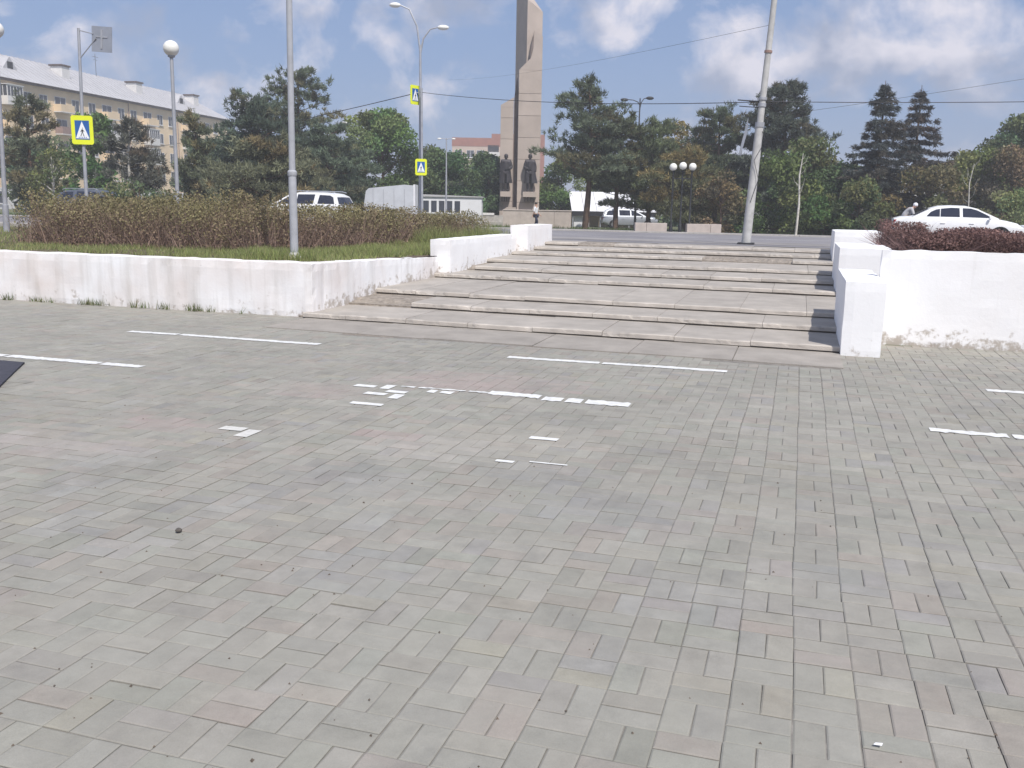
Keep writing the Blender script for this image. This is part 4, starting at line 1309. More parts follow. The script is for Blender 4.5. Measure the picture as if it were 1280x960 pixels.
# ------------------------------------------------------------------ figures
def skin_mesh(name, verts, edges, root=0, sub=2):
    """verts: list of (x,y,z,rx,ry)"""
    me = bpy.data.meshes.new(name + '_cage')
    me.from_pydata([v[:3] for v in verts], edges, [])
    o = bpy.data.objects.new(name + '_cage', me)
    C.objects.link(o)
    o.modifiers.new('skin', 'SKIN')
    if not me.skin_vertices:
        me.skin_vertices.new()
    d = me.skin_vertices[0].data
    for i, v in enumerate(verts):
        d[i].radius = (v[3], v[4])
        d[i].use_root = (i == root)
    m = o.modifiers.new('sub', 'SUBSURF'); m.levels = sub; m.render_levels = sub
    dg = bpy.context.evaluated_depsgraph_get()
    dg.update()
    res = bpy.data.meshes.new_from_object(o.evaluated_get(dg))
    res.name = name
    bpy.data.objects.remove(o)
    return res

def figure(t, H0, pose, skin_m, top_m, leg_m, hair_m, coat=0.0):
    """pose: dict of joint -> (x,y,z) for a 1.75 m body (front is -y)"""
    k = H0 / 1.75
    J = dict(pelvis=(0, 0, .95), waist=(0, 0, 1.10), chest=(0, 0, 1.34), neck=(0, 0, 1.49), chin=(0, -.01, 1.56), crown=(0, 0, 1.66),
             shL=(-.18, 0, 1.42), elL=(-.24, .02, 1.13), wrL=(-.23, -.03, .90), haL=(-.225, -.04, .82),
             shR=(.18, 0, 1.42), elR=(.24, .02, 1.13), wrR=(.23, -.03, .90), haR=(.225, -.04, .82),
             hiL=(-.09, 0, .90), knL=(-.10, -.01, .50), anL=(-.10, .02, .09), toL=(-.11, -.14, .045),
             hiR=(.09, 0, .90), knR=(.10, -.01, .50), anR=(.10, .02, .09), toR=(.11, -.14, .045))
    J.update(pose)
    rad = dict(pelvis=(.15, .115), waist=(.135, .10), chest=(.165, .115), neck=(.055, .055), chin=(.068, .075), crown=(.085, .095), sh=(.065, .065), el=(.045, .045), wr=(.030, .032), ha=(.036, .024), hi=(.085, .09), kn=(.058, .06), an=(.042, .045), to=(.04, .032))
    names = list(J)
    def R_(n): return rad.get(n) or rad[n[:2]]
    E_ = [('pelvis', 'waist'), ('waist', 'chest'), ('chest', 'neck'), ('neck', 'chin'), ('chin', 'crown')]
    for s in 'LR':
        E_ += [('chest', 'sh' + s), ('sh' + s, 'el' + s), ('el' + s, 'wr' + s), ('wr' + s, 'ha' + s), ('pelvis', 'hi' + s), ('hi' + s, 'kn' + s), ('kn' + s, 'an' + s), ('an' + s, 'to' + s)]
    def make(nm, keep, grow):
        ids = [n for n in names if n in keep]
        ix = {n: i for i, n in enumerate(ids)}
        vv = [(*(Vector(J[n]) * k), (R_(n)[0] + grow) * k, (R_(n)[1] + grow) * k) for n in ids]
        return skin_mesh(nm, vv, [(ix[a], ix[b]) for a, b in E_ if a in ix and b in ix], ix.get('pelvis', ix.get('waist', 0)))
    body = make('body', names, 0)
    # five separate fingers, nose and ears on the same mesh
    mb = MB()
    for s in 'LR':
        h, wst = Vector(J['ha' + s]) * k, Vector(J['wr' + s]) * k
        d = (h - wst).normalized()
        side = Vector((0, -1, 0)) if abs(d.y) < .8 else Vector((0, 0, 1))
        inw = d.cross(side)
        for q, (o_, l) in enumerate(((-.026, .062), (-.009, .075), (.009, .07), (.026, .055))):
            b0 = h + side * o_ * k + d * .012
            mb.tube([b0, b0 + d * l * .55 * k + inw * .004, b0 + d * l * k + inw * .016], [.009 * k, .0085 * k, .006 * k], 5)
        b0 = h + side * .030 * k - d * .02
        mb.tube([b0, b0 + (side * .8 + d).normalized() * .035 * k, b0 + (side * .4 + d).normalized() * .062 * k], [.011 * k, .010 * k, .007 * k], 5)
    c = Vector(J['chin']).lerp(Vector(J['crown']), .45) * k
    mb.tube([c + Vector((0, -.085, .02)) * k, c + Vector((0, -.112, -.02)) * k], [.008 * k, .016 * k], 5)
    for sx_ in (-1, 1):
        mb.sphere(c + Vector((sx_ * .082, .01, 0)) * k, .022 * k, 6, 5, 1.3)
    bm = bmesh.new(); bm.from_mesh(body)
    tmp = mb.mesh('tmp'); bm.from_mesh(tmp); bm.to_mesh(body); bm.free()
    link('body', body, t, skin_m, True)
    up = ['pelvis', 'waist', 'chest', 'shL', 'elL', 'shR', 'elR'] + (['wrL', 'wrR'] if coat else [])
    link('shirt' if not coat else 'coat_top', make('shirt', up, .014 + coat), t, top_m, True)
    link('trousers', make('trousers', ['pelvis', 'hiL', 'knL', 'anL', 'hiR', 'knR', 'anR'], .012), t, leg_m, True)
    mb = MB(); cr_ = Vector(J['crown']) * k
    mb.sphere(cr_ + Vector((0, .012, .012)) * k, .098 * k, 14, 8, 1.0)
    mb.v = [(a, b_, max(c_, cr_.z - .03 * k if b_ < cr_.y else cr_.z - .09 * k)) for a, b_, c_ in mb.v]
    mb.build('hair', hair_m, t, True)
    mb = MB()
    for s in 'LR':
        a, b_ = Vector(J['an' + s]) * k, Vector(J['to' + s]) * k
        mb.box(a.x - .05 * k, a.x + .05 * k, b_.y - .05 * k, a.y + .07 * k, min(a.z, b_.z) - .085 * k + .04 * k, a.z, .018 * k)
    mb.build('shoes', MT['dark_metal'] if skin_m != MT['bronze'] else skin_m, t)
    return t

# pedestrian by the monument wall
pe = thing('person', 'person in white shirt and dark trousers walking past the monument wall', 'person', (-15.65, 55.6, terr(55.6)), R(80))
figure(pe, 1.64, dict(knL=(-.09, -.16, .52), anL=(-.09, -.10, .12), toL=(-.10, -.26, .09), knR=(.09, .02, .50), anR=(.09, .20, .10), toR=(.10, .06, .04), wrL=(-.22, .12, .93), haL=(-.22, .15, .85), wrR=(.22, -.18, .95), haR=(.22, -.24, .89)),
       MT['skin'], MT['cloth_white'], MT['cloth_navy'], MT['hair'])
# someone bending behind the boot of the white sedan
p2_ = thing('person', 'person in pale grey clothes bending forward behind the boot of the white sedan', 'person', (4.05, 41.9, terr(41.9) + .07), R(100))
figure(p2_, 1.75, dict(waist=(0, -.04, 1.08), chest=(0, -.20, 1.26), neck=(0, -.33, 1.34), chin=(0, -.40, 1.38), crown=(0, -.45, 1.46), shL=(-.18, -.25, 1.32), shR=(.18, -.25, 1.32),
                       elL=(-.22, -.34, 1.06), wrL=(-.18, -.46, .88), haL=(-.17, -.50, .82), elR=(.24, -.30, 1.05), wrR=(.20, -.44, .88), haR=(.19, -.48, .82)),
       MT['skin'], MT['cloth_grey'], MT['cloth_navy'], MT['cloth_white'])

# ------------------------------------------------------------------ monument
MZ = terr(73.3)
mo = thing('monument', 'tall stone war memorial of slanted slabs rising behind a low stone wall', 'monument', (-21.44, 73.27, MZ), yaw)
def stone_rows(x0, x1, y0, y1, z0, z1, step):
    z = z0
    while z < z1 - .05:
        za = min(z + step, z1)
        if z1 - za < .5: za = z1
        mb = MB(); mb.box(x0, x1, y0, y1, z + .012, za - .012, .012)
        me = mb.mesh('stone_panel')
        a = me.color_attributes.new('Col', 'FLOAT_COLOR', 'POINT')
        s = random.uniform(.94, 1.05)
        for d in a.data: d.color = (s, s, s * .99, 1)
        link('stone_panel', me, mo, MT['stone'])
        z = za
def stone_prism(name, poly, y0, y1, m='stone'):
    mb = MB(); mb.prism(poly, y0, y1)
    me = mb.mesh(name)
    a = me.color_attributes.new('Col', 'FLOAT_COLOR', 'POINT')
    for d in a.data: d.color = (1, 1, 1, 1)
    return link(name, me, mo, MT[m])
# front slab
stone_rows(-.80, 1.02, 0, .55, .2, 12.2, 1.7)
stone_prism('front_slab_top', [(-.80, 12.2), (1.02, 12.2), (1.02, 14.75), (.33, 15.2), (.28, 13.75), (.10, 13.1)], .0, .55)
stone_prism('front_slab_core', [(-.77, 0), (.99, 0), (.99, 12.25), (-.77, 12.25)], .05, .5, 'stone_dark')
stone_prism('slit_shade_panel', [(.06, 13.0), (.09, 13.8), (.335, 15.21), (.30, 13.9)], -.02, -.003, 'stone_dark')  # dark panel proud of the slab, paints the shade of an open notch
# tall folded slab behind
def folded():
    pl = [(-1.10, 3.0, 19.6), (-.22, .58, 17.6), (1.0, .95, 16.75), (.3, 3.4, 18.2)]
    V = [(x, y, 0) for x, y, _ in pl] + [(x, y, z) for x, y, z in pl]
    F = [(0, 1, 5, 4), (1, 2, 6, 5), (2, 3, 7, 6), (3, 0, 4, 7), (4, 5, 6, 7), (3, 2, 1, 0)]
    mb = MB(); mb.add(V, F)
    me = mb.mesh('folded_slab')
    a = me.color_attributes.new('Col', 'FLOAT_COLOR', 'POINT')
    for d in a.data: d.color = (1, 1, 1, 1)
    link('folded_slab', me, mo, MT['stone'])
folded()
# lower side slab
stone_rows(-2.22, -1.18, .5, 1.0, .3, 9.4, 1.65)
stone_prism('side_slab_top', [(-2.22, 9.4), (-1.18, 9.4), (-1.18, 10.15), (-2.22, 9.55)], .5, 1.0)
stone_prism('side_slab_core', [(-2.18, 0), (-1.2, 0), (-1.2, 9.5), (-2.18, 9.5)], .55, .95, 'stone_dark')
stone_prism('gap_shade_panel', [(-1.2, 0), (-.78, 0), (-.78, 10.6), (-.95, 12.0), (-1.15, 10.1)], .75, .95, 'stone_dark')  # dark panel painting the deep shadow between the two slabs
for (xc, yb, wd) in ((.22, 0, 1.1), (-1.72, .5, .86)):
    z0 = 2.75
    stone_prism('plinth', [(xc - wd / 2, z0), (xc + wd / 2, z0), (xc + wd / 2, z0 - .42), (xc - wd / 2, z0 - .42)], yb - .75, yb - .002)
    for q in range(4):
        xa = xc - wd * .40 + q * wd * .22
        stone_prism('corbel', [(xa, z0 - .421), (xa + wd * .13, z0 - .421), (xa + wd * .13, z0 - .8), (xa, z0 - .8)], yb - .45, yb - .003, 'stone_dark')
stone_prism('base_block', [(-2.0, 0), (1.2, 0), (1.2, .95), (-.85, .95), (-.85, 1.5), (-1.6, 1.5), (-2.0, 1.2)], -.72, -.01)
for xc in (-.72, 1.0 - .35):
    mb = MB(); mb.box(xc - .25, xc + .3, -.735, -.722, .60, .82); mb.build('inscription_plate', MT['bronze'], mo)
def statue(label, xl, yl, z, h, flip):
    p = Vector((-21.44, 73.27, MZ)) + Vector((math.cos(yaw) * xl - math.sin(yaw) * yl, math.sin(yaw) * xl + math.cos(yaw) * yl, z))
    t = thing('statue', label, 'statue', p, yaw, 'bronze figures on the monument')
    s = 1 if flip else -1
    B_ = MT['bronze']
    figure(t, h, {('el' + ('L' if flip else 'R')): (-.26 * s, -.02, 1.12), ('wr' + ('L' if flip else 'R')): (-.10 * s, -.17, 1.05), ('ha' + ('L' if flip else 'R')): (-.04 * s, -.19, 1.07)}, B_, B_, B_, B_, .03)
    k = h / 1.75
    # long open overcoat
    n, prof = 18, [(.19, .13, 1.40), (.20, .14, 1.2), (.20, .145, 1.0), (.235, .17, .75), (.27, .20, .50), (.285, .21, .40)]
    V, F = [], []
    for (rx, ry, zz) in prof:
        for i in range(n):
            a = -math.pi / 2 + .22 + (2 * math.pi - .44) * i / (n - 1)
            wv = 1 + .06 * math.sin(a * 5 + zz * 3)
            V.append((rx * k * math.cos(a) * wv * 1.08 + s * .03 * k * (1.4 - zz), ry * k * math.sin(a) * wv, zz * k))
    for j in range(len(prof) - 1):
        for i in range(n - 1):
            F.append((j * n + i, j * n + i + 1, (j + 1) * n + i + 1, (j + 1) * n + i))
    mb = MB(); mb.add(V, F); o = mb.build('coat', B_, t, True)
    m = o.modifiers.new('solid', 'SOLIDIFY'); m.thickness = .03
statue('dark bronze figure in a long coat on the front slab of the monument', .22, -.40, 2.75, 2.95, True)
statue('dark bronze figure with a wide cape on the lower side slab of the monument', -1.72, .10, 2.75, 2.95, False)
# stone wall and low terraces in front of it
tw = thing('stone_wall', 'low pale stone terrace wall in front of the monument', 'wall', (-18.05, 64.45, terr(64.4)), yaw)
for i in range(4):
    mb = MB(); mb.box(-2.44 + i * 1.22, -2.44 + (i + 1) * 1.22 - .012, -.2, .2, -.1, 1.22, .01); mb.build('facing_slab', MT['granite'], tw)
mb = MB(); mb.box(-2.46, 2.46, -.24, .24, 1.222, 1.30, .012); mb.build('coping', MT['granite'], tw)
tw2 = thing('stone_wall', 'low grey stepped wall with white coping beside the terrace wall', 'wall', (-21.6, 65.4, terr(65.4)), yaw)
mb = MB(); mb.box(-1.6, 1.0, .0, .5, -.1, .85, .01); mb.build('wall_body', MT['kerb'], tw2)
mb = MB(); mb.box(-1.62, 0, -.05, .55, .852, 1.02, .01); mb.build('coping', MT['plaster_w'], tw2)
mb = MB(); mb.box(-1.8, 1.0, -.6, -.01, -.1, .4, .01); mb.build('step', MT['kerb'], tw2)

# ------------------------------------------------------------------ cream apartment block
d_ = Vector((-5.97, 54.61)).normalized()
ab = thing('apartment_block', 'cream five storey apartment block with pale metal roof and balconies', 'building', (-105.35, 104.14, -.1), math.atan2(d_.y, d_.x))
S0, S1, EV = -22.0, 63.0, 17.3
mb = MB(); mb.box(S0, S1, 0, 12.5, 2.9, EV); mb.build('wall', MT['plaster'], ab)
mb = MB(); mb.box(S0 - .05, S1 + .05, -.06, 12.55, -.3, 2.9); mb.build('ground_floor_wall', MT['plaster_w'], ab)
mb = MB(); mb.box(S0 - .3, S1 + .3, -.55, 13.0, EV, EV + .28); mb.build('cornice', MT['shade_wood'], ab)
mb = MB()
rz_, ry_ = EV + 4.6, 6.25
a0, a1, y0, y1, zb = S0 - .5, S1 + .5, -.8, 13.2, EV + .285
mb.add([(a0, y0, zb), (a1, y0, zb), (a1, y1, zb), (a0, y1, zb), (a0, ry_, rz_), (a1 - 6.0, ry_, rz_)], [(0, 1, 5, 4), (2, 3, 4, 5), (1, 2, 5), (3, 0, 4), (3, 2, 1, 0)])
roof = mb.build('roof', MT['roof_metal'], ab)
mb = MB()
for i in range(66):
    s = S0 + i * 1.2
    if s > S1 - 6: break
    mb.add([(s, y0 + .02, zb + .01), (s + .05, y0 + .02, zb + .01), (s + .05, ry_, rz_ + .06), (s, ry_, rz_ + .06), (s, y0 + .02, zb + .07), (s + .05, y0 + .02, zb + .07), (s + .05, ry_, rz_ + .12), (s, ry_, rz_ + .12)],
           [(4, 5, 6, 7), (0, 4, 7, 3), (1, 2, 6, 5), (0, 1, 5, 4)])
mb.build('roof_seams', MT['roof_metal'], roof)
def dormer(s):
    z = zb + 1.7; yf = y0 + (1.7) / (rz_ - zb) * (ry_ - y0)
    mb = MB(); mb.add([(s - 1.5, yf, z), (s + 1.5, yf, z), (s, yf, z + 1.7), (s - 1.5, yf + .3, z), (s + 1.5, yf + .3, z), (s, yf + 2.8, z + 1.7)], [(0, 1, 2), (0, 2, 5, 3), (1, 4, 5, 2)])
    o = mb.build('dormer', MT['roof_metal'], roof)
    mb = MB(); mb.box(s - .55, s + .55, yf - .03, yf - .004, z + .1, z + 1.0); mb.build('dormer_window', MT['dark_inside'], ab)
for s in (4.6, 49.5, -14): dormer(s)
for s in (17.5, 37, 56, -4):
    mb = MB(); mb.box(s - .9, s + .9, 2.6, 4.6, EV + 1.6, EV + 4.1); mb.build('chimney', MT['plaster_w'], roof)
    mb = MB(); mb.box(s - 1.1, s + 1.1, 2.45, 4.75, EV + 4.15, EV + 4.4); mb.build('chimney_cap', MT['shade_wood'], roof)
for s in (30, 54):
    mb = MB(); mb.tube([(s, 6, rz_ - .3), (s, 6, rz_ + 3.4)], .04, 5); mb.tube([(s - .8, 6, rz_ + 2.9), (s + .8, 6, rz_ + 2.9)], .03, 5); mb.tube([(s - .5, 6, rz_ + 2.4), (s + .5, 6, rz_ + 2.4)], .03, 5); mb.build('antenna', MT['dark_metal'], roof)
for s in (-8, 16.9, 29.2, 44.3):
    mb = MB(); mb.tube([(s, -.12, .1), (s, -.12, EV)], .07, 6); mb.build('downpipe', MT['rail_brown'], ab)
# windows share two meshes
def win_meshes(w_, h_):
    fr = MB()
    t_ = .08
    fr.box(-w_ / 2, w_ / 2, -.05, .0, -h_ / 2, -h_ / 2 + t_); fr.box(-w_ / 2, w_ / 2, -.05, .0, h_ / 2 - t_, h_ / 2)
    fr.box(-w_ / 2, -w_ / 2 + t_, -.05, .0, -h_ / 2 + t_, h_ / 2 - t_); fr.box(w_ / 2 - t_, w_ / 2, -.05, .0, -h_ / 2 + t_, h_ / 2 - t_)
    fr.box(-.03, .03, -.048, .0, -h_ / 2 + t_, h_ / 2 - t_)
    fr.box(-w_ / 2 - .06, w_ / 2 + .06, -.16, .0, -h_ / 2 - .09, -h_ / 2 - .002)
    g = MB(); g.box(-w_ / 2 + .01, w_ / 2 - .01, -.02, -.004, -h_ / 2 + .01, h_ / 2 - .01)
    a, b_ = fr.mesh('window'), g.mesh('pane')
    a.materials.append(MT['window_frame']); b_.materials.append(MT['window_glass'])
    return a, b_
WM = win_meshes(1.75, 1.75)
WD = win_meshes(2.5, 2.1)
def put_win(parent, ms, s, z, y=-.004):
    o = link('window', ms[0], parent, loc=(s, y, z))
    link('pane', ms[1], o)
    return o
ZF = [15.4, 12.2, 8.95, 5.75, 1.6]
win_s = [-20, -16.4, -9.4, -6, -2.4, 5.1, 8.4, 15.6, 19.6, 27.2, 30.7, 38.6, 42.2, 51.2, 55.0, 58.2]
bal_s = [-12.9, 1.2, 12.1, 23.4, 34.8, 47.3]
for z in ZF:
    for s in win_s:
        put_win(ab, WM, s, z, -.064 if z < 3 else -.004)
def balcony(s, z, glazed, wd=3.1):
    b_ = MB(); b_.box(s - wd / 2, s + wd / 2, -1.25, -.003, z - 1.35, z - 1.22)
    o = b_.build('balcony', MT['plaster_w'], ab)
    pm = MT['plaster_w'] if glazed else (MT['rail_brown'] if random.random() < .45 else MT['plaster'])
    b_ = MB()
    b_.box(s - wd / 2, s + wd / 2, -1.25, -1.20, z - 1.215, z - .2); b_.box(s - wd / 2, s - wd / 2 + .05, -1.195, -.003, z - 1.215, z - .2); b_.box(s + wd / 2 - .05, s + wd / 2, -1.195, -.003, z - 1.215, z - .2)
    b_.build('parapet', pm, o)
    if glazed:
        b_ = MB()
        n = 5
        for i in range(n + 1):
            x = s - wd / 2 + (wd - .1) * i / n
            b_.box(x, x + .1, -1.26, -1.16, z - .195, z + 1.1)
        b_.box(s - wd / 2, s + wd / 2, -1.26, -1.15, z + 1.102, z + 1.25)
        b_.box(s - wd / 2 - .1, s + wd / 2 + .1, -1.35, -.003, z + 1.255, z + 1.35)
        for sx_ in (s - wd / 2 + .001, s + wd / 2 - .06):
            b_.box(sx_, sx_ + .06, -.6, -.5, z - .195, z + 1.1)
        b_.build('glazing_frame', MT['window_frame'], o)
        b_ = MB(); b_.box(s - wd / 2 + .03, s + wd / 2 - .03, -1.22, -.01, z - .195, z + 1.08); b_.build('glazing', MT['window_glass'], o)
for j, s in enumerate(bal_s):
    for i, z in enumerate(ZF[:4]):
        gl = (i == 1 and s > 20) or (i == 2 and j in (0, 4)) or (i == 0 and s < 2)
        if not gl: put_win(ab, WD, s, z - .1)
        balcony(s, z, gl)
# peach apartment block far behind
rb = thing('apartment_block', 'distant peach apartment block with red brick top storey behind the monument', 'building', (-70.5, 195, -.1), yaw)
mb = MB(); mb.box(-3.6, 15.4, 0, 11, -.3, 14.2); mb.build('wall', MT['pink_plaster'], rb)
mb = MB(); mb.box(-3.65, 5.0, -.05, 11.05, 14.2, 16.0); mb.box(5.0, 16.6, -.05, 11.05, 14.2, 16.9); mb.build('brick_top', MT['brick_red'], rb)
mb = MB(); mb.box(9.6, 16.6, -.06, 4, -.2, 14.19); mb.build('brick_bay', MT['brick_red'], rb)
WS = win_meshes(1.7, 1.6)
for z in (12.6, 9.6, 6.6):
    for s in (-2.2, .4, 2.6, 7.9, 12.5):
        put_win(rb, WS, s, z, -.064 if s > 9.6 else -.004)
for z in (9.0, 12.0):
    mb = MB(); mb.box(4.0, 6.8, -1.0, -.003, z, z + 1.0); mb.build('balcony', MT['plaster_w'], rb)
    mb = MB(); mb.box(4.2, 6.6, -.05, -.004, z + 1.05, z + 2.5); mb.build('loggia_opening', MT['dark_inside'], rb)

# far low white block behind the birch sapling
fb = thing('far_building', 'distant low white building showing between pine and spruces', 'building', (13, 150, -.1), yaw)
mb = MB(); mb.box(-7, 7, 0, 8, -.3, 7.2); mb.build('wall', MT['plaster_w'], fb)
mb = MB(); mb.box(-7.3, 7.3, -.3, 8.3, 7.205, 7.5); mb.build('roof', MT['roof_metal'], fb)
for i in range(5):
    put_win(fb, WS, -5.4 + i * 2.7, 5.5)

# ------------------------------------------------------------------ kiosk, shed, pavilion
ki = thing('kiosk', 'long low white kiosk with a row of five square windows', 'building', (-22.7, 59.6, terr(59.6)), yaw)
mb = MB(); mb.box(-2.1, 2.0, 0, 2.4, -.1, 1.98); mb.build('wall', MT['white_sheet'], ki)
mb = MB(); mb.prism([(-2.2, 1.985), (2.1, 1.985), (2.1, 2.04), (-2.2, 2.14)], -.1, 2.5); mb.build('roof', MT['roof_metal'], ki)
for i in range(5):
    mb = MB(); x = -1.95 + i * .53; mb.box(x, x + .37, -.03, -.004, .95, 1.72); o = mb.build('window', MT['window_glass'], ki)
    mb = MB(); mb.box(x - .04, x + .41, -.06, -.004, .87, .945); mb.build('sill', MT['window_frame'], o)
sh = thing('shed', 'pale grey sheet metal shed with one slanted end behind the hedge', 'shed', (-23.7, 52.0, terr(52)), yaw)
mb = MB(); mb.prism([(-1.75, -.1), (1.4, -.1), (1.4, 2.42), (.85, 2.46), (-1.25, 2.22), (-1.42, 2.05)], -.9, .9); mb.build('shell', MT['tarp'], sh)
mb = MB(); mb.box(1.402, 1.50, -.92, .92, -.1, 2.48); mb.build('end_frame', MT['white_sheet'], sh)
for i in range(4):
    x = -1.0 + i * .62
    mb = MB(); mb.box(x, x + .025, -.915, -.902, .1, 2.2); mb.build('seam', MT['galv'], sh)
pv = thing('pavilion', 'white sloped roof pavilion showing between the pine trunks', 'building', (-15.2, 78.2, terr(78)), yaw)
for i in range(7):
    x = -3.6 + i * 1.06
    k = 0 if i < 5 else (i - 4) * .45
    mb = MB(); mb.add([(x, -1.2, 1.32), (x + 1.03, -1.2, 1.32), (x + 1.03 - .1 - k * .3, 2.4, 2.95 - k * .4), (x - .1 - (k - .45 if k else 0) * .3, 2.4, 2.95 - max(0, k - .45) * .4),
                       (x, -1.2, 1.24), (x + 1.03, -1.2, 1.24), (x + 1.03 - .1 - k * .3, 2.4, 2.87 - k * .4), (x - .1 - (k - .45 if k else 0) * .3, 2.4, 2.87 - max(0, k - .45) * .4)],
                      [(0, 1, 2, 3), (7, 6, 5, 4), (0, 4, 5, 1), (1, 5, 6, 2), (2, 6, 7, 3), (3, 7, 4, 0)])
    mb.build('roof_panel', MT['white_sheet'], pv)
mb = MB(); mb.box(-3.6, 3.8, -1.24, -1.21, .92, 1.30); mb.build('fascia', MT['dark_inside'], pv)
mb = MB(); mb.box(-3.5, 3.6, 2.0, 2.2, -.1, 2.7); mb.build('back_wall', MT['plaster'], pv)
for x in (-3.5, -1.2, 1.2, 3.5):
    mb = MB(); mb.tube([(x, -1.1, -.1), (x, -1.1, 1.25)], .06, 8); mb.build('post', MT['galv'], pv, True)
mb = MB(); mb.box(-3.4, -2.1, -.9, .6, -.1, 1.0, .03); mb.build('white_counter', MT['white_sheet'], pv)

# ------------------------------------------------------------------ cars (x forward)
def car(label, cat, loc, rz, paint, L_=4.55, W_=1.74, roof_p=None, deck=None, side=None, group=None, rails=False, z0=0):
    t = thing('parked_car', label, cat, loc, rz, group)
    hw = W_ / 2
    st = np.linspace(-L_ / 2, L_ / 2, 19)
    def deckz(x): return float(np.interp(x, [p[0] for p in deck], [p[1] for p in deck]))
    V, F = [], []
    nr = 13
    for x in st:
        u = abs(x) / (L_ / 2)
        w_ = hw * (1 - .18 * max(0, (u - .72) / .28) ** 2)
        zb_ = .22 + .16 * max(0, (u - .8) / .2)
        zd = deckz(x)
        half = [(w_ * .80, zb_), (w_ * .97, zb_ + .07), (w_, .46), (w_, .62), (w_ * .985, min(.78, zd - .08)), (w_ * .93, zd - .03), (w_ * .80, zd)]
        ring = half + [(0, zd + .025)] 
        pts = [(-a, b_) for a, b_ in half] + [(0, zd + .03)] + [(a, b_) for a, b_ in half[::-1]]
        V += [(x, a, b_) for a, b_ in pts]
    n = 15
    for i in range(len(st) - 1):
        for j in range(n - 1):
            F.append((i * n + j, i * n + j + 1, (i + 1) * n + j + 1, (i + 1) * n + j))
        F.append((i * n + n - 1, i * n, (i + 1) * n, (i + 1) * n + n - 1))
    F.append(tuple(range(n - 1, -1, -1))); F.append(tuple((len(st) - 1) * n + j for j in range(n)))
    mb = MB(); mb.add(V, F); body = mb.build('body', paint, t)
    bm = bmesh.new(); bm.from_mesh(body.data); bmesh.ops.recalc_face_normals(bm, faces=bm.faces); bm.to_mesh(body.data); bm.free(); shade(body.data, 50)
    # cabin
    zt = max(p[1] for p in roof_p)
    zbelt = min(roof_p[0][1], roof_p[-1][1]) - .03
    def chw(z): return hw * (.925 - .27 * max(0, (z - zbelt) / (zt - zbelt)))
    P = roof_p
    V, F = [], []
    for (x, z) in P:
        w_ = chw(z)
        V += [(x, -w_, z), (x, -w_ * .8, z + .018), (x, 0, z + .035), (x, w_ * .8, z + .018), (x, w_, z)]
    m = len(P)
    for i in range(m - 1):
        for j in range(4):
            F.append((i * 5 + j, (i + 1) * 5 + j, (i + 1) * 5 + j + 1, i * 5 + j + 1))
    b0 = len(V)
    for (x, z) in P:
        w_ = chw(zbelt)
        V += [(x, -w_, zbelt - .02), (x, w_, zbelt - .02)]
    for i in range(m - 1):
        F.append((i * 5, b0 + 2 * i, b0 + 2 * i + 2, (i + 1) * 5))
        F.append((i * 5 + 4, (i + 1) * 5 + 4, b0 + 2 * i + 3, b0 + 2 * i + 1))
    mb = MB(); mb.add(V, F); cab = mb.build('cabin', paint, t)
    bm = bmesh.new(); bm.from_mesh(cab.data); bmesh.ops.recalc_face_normals(bm, faces=bm.faces); bm.to_mesh(cab.data); bm.free(); shade(cab.data, 35)
    for sgn in (-1, 1):
        for poly in side:
            V = [(x, sgn * (chw(z) + .007), z) for x, z in poly]
            mb = MB(); nn = len(V)
            mb.add(V + [(x, y - sgn * .03, z) for x, y, z in V], [tuple(range(nn)) if sgn < 0 else tuple(range(nn - 1, -1, -1))] + [(i, (i + 1) % nn, nn + (i + 1) % nn, nn + i) for i in range(nn)])
            mb.build('side_window', MT['car_glass'], cab)
    def screen(nm, pa, pb, ia=.10, ib=.90):
        a, b_ = Vector((pa[0], 0, pa[1])), Vector((pb[0], 0, pb[1]))
        nrm = Vector((-(b_ - a).z, 0, (b_ - a).x)).normalized()
        if nrm.z < 0: nrm = -nrm
        q = []
        for u in (ia, ib):
            p = a.lerp(b_, u) + nrm * .012
            w_ = chw(p.z) * .90
            q.append([(p.x, -w_, p.z), (p.x + nrm.x * .028, 0, p.z + nrm.z * .028), (p.x, w_, p.z)])
        mb = MB(); mb.add(q[0] + q[1], [(0, 1, 4, 3), (1, 2, 5, 4)]); mb.build(nm, MT['car_glass'], cab)
    screen('rear_window', P[0], P[1]); screen('windscreen', P[-1], P[-2])
    for sx_ in (-L_ * .305, L_ * .315):
        for sy_ in (-1, 1):
            w = MB(); w.tube([(0, sy_ * (hw - .20), 0), (0, sy_ * (hw - .0), 0)], [.31, .31], 20); wo = w.build('wheel', MT['tyre'], t, True, (sx_, 0, .31))
            w = MB(); w.tube([(0, sy_ * (hw - .05), 0), (0, sy_ * (hw + .012), 0)], [.20, .19], 16); w.build('rim', MT['rim'], wo, True)
            w = MB()
            arc = [(.36 * math.cos(a), .36 * math.sin(a)) for a in np.linspace(-.15, math.pi + .15, 14)]
            for i in range(13):
                (xa, za), (xb, zb2) = arc[i], arc[i + 1]
                w.add([(xa, sy_ * (hw + .003), za), (xb, sy_ * (hw + .003), zb2), (xb * .85, sy_ * (hw + .003), zb2 * .85), (xa * .85, sy_ * (hw + .003), za * .85)], [(0, 1, 2, 3)])
            w.build('wheel_arch', MT['tyre'], t, False, (sx_, 0, .31))
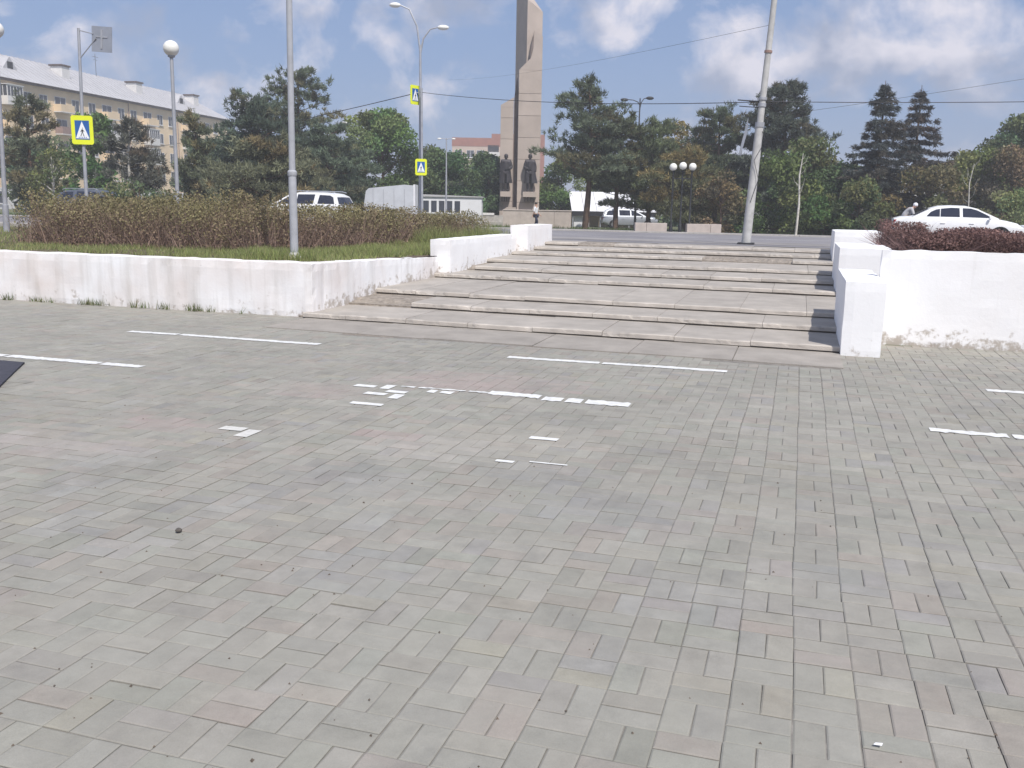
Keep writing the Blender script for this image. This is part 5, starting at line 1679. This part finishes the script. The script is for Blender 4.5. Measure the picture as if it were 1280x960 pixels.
    for sy_ in (-1, 1):
        mb = MB(); mb.box(L_ / 2 - .10, L_ / 2 + .004, sy_ * hw * .62 - .16, sy_ * hw * .62 + .16, .60, .74, .02); mb.build('headlight', MT['lamp_clear'], t)
        mb = MB(); mb.box(-L_ / 2 - .006, -L_ / 2 + .12, sy_ * hw * .66 - .14, sy_ * hw * .66 + .14, .66, .86, .02); mb.build('tail_light', MT['lamp_red'], t)
        mb = MB(); mb.box(P[-1][0] - .36, P[-1][0] - .28, sy_ * (hw + .04) - .07, sy_ * (hw + .04) + .07, zbelt - .01, zbelt + .085, .02); mb.build('mirror', paint, t)
        for xh in (-.65, .35):
            mb = MB(); mb.box(xh, xh + .17, sy_ * (hw + .002) - .014, sy_ * (hw + .002) + .014, .74, .77, .006); mb.build('door_handle', paint, t)
        if rails:
            mb = MB(); zz = zt + .03
            mb.tube([(P[1][0] + .1, sy_ * chw(zt) * .95, zz - .02), (P[1][0] + .3, sy_ * chw(zt) * .95, zz + .03), (.1, sy_ * chw(zt) * .95, zz + .04), (.35, sy_ * chw(zt) * .95, zz - .03)], .018, 6); mb.build('roof_rail', MT['car_silver'], t)
    mb = MB(); mb.box(-L_ / 2 - .012, -L_ / 2 + .02, -.26, .26, .5, .61); mb.build('number_plate', MT['sign_white'], t)
    return t
SED = dict(roof_p=[(-1.62, .97), (-.98, 1.30), (-.72, 1.375), (-.3, 1.40), (.25, 1.385), (.62, 1.30), (1.36, .95)],
           deck=[(-2.3, .86), (-2.2, .95), (-1.6, .98), (0, .95), (1.3, .94), (2.0, .80), (2.28, .62)],
           side=[[(-1.15, 1.0), (-.68, 1.0), (-.68, 1.29), (-.82, 1.26), (-1.0, 1.17)], [(-.65, 1.0), (.02, 1.0), (.0, 1.325), (-.3, 1.335), (-.65, 1.295)], [(.13, 1.0), (1.12, .98), (.98, 1.07), (.62, 1.25), (.4, 1.315), (.11, 1.325)]])
car('white saloon car on the road behind the purple bushes', 'car', (5.72, 39.6, terr(39.6) + .07), 0, MT['car_white'], 4.55, 1.72, **SED)
SUV = dict(roof_p=[(-2.15, .98), (-1.98, 1.36), (-1.75, 1.47), (-1.0, 1.52), (-.1, 1.52), (.35, 1.44), (1.25, .97)],
           deck=[(-2.3, .9), (-2.2, .96), (0, .97), (1.2, .97), (2.0, .88), (2.3, .66)],
           side=[[(-1.95, 1.03), (-1.1, 1.03), (-1.15, 1.42), (-1.68, 1.40), (-1.85, 1.32)], [(-.88, 1.02), (-.02, 1.02), (-.05, 1.435), (-.92, 1.44)], [(.08, 1.02), (1.02, 1.0), (.36, 1.36), (.2, 1.42), (.05, 1.43)]])
car('white estate car passing behind the hedge by the tall pole', 'car', (-22.0, 38.6, terr(38.6) + .07), math.pi, MT['car_white'], 4.7, 1.78, rails=True, **SUV)
car('dark grey estate car with silver roof rails behind the hedge end', 'car', (-34.6, 40.0, terr(40.0) + .07), 0, MT['car_grey'], 4.6, 1.74, rails=True, **SUV)
car('pale van-like car parked under the pavilion roof', 'car', (-13.3, 75.2, terr(75)), yaw, MT['car_silver'], 4.4, 1.74, **SUV)

# ------------------------------------------------------------------ thin spring haze
mb = MB(); mb.box(-920, 920, -320, 920, -1.2, 26.5)
hz = mb.build('haze', None)
hm = bpy.data.materials.new('haze_air'); hm.use_nodes = True
ht = hm.node_tree
ht.nodes.remove(ht.nodes['Principled BSDF'])
pvn = N(ht, 'ShaderNodeVolumePrincipled')
pvn.inputs['Color'].default_value = (.93, .94, .97, 1)
pvn.inputs['Density'].default_value = 0.0016
ht.links.new(pvn.outputs[0], ht.nodes['Material Output'].inputs['Volume'])
hz.data.materials.append(hm)
tag(hz, 'thin pale spring haze over the square and park', 'haze', kind='stuff')

# ------------------------------------------------------------------ Cycles
scene.render.engine = 'CYCLES'
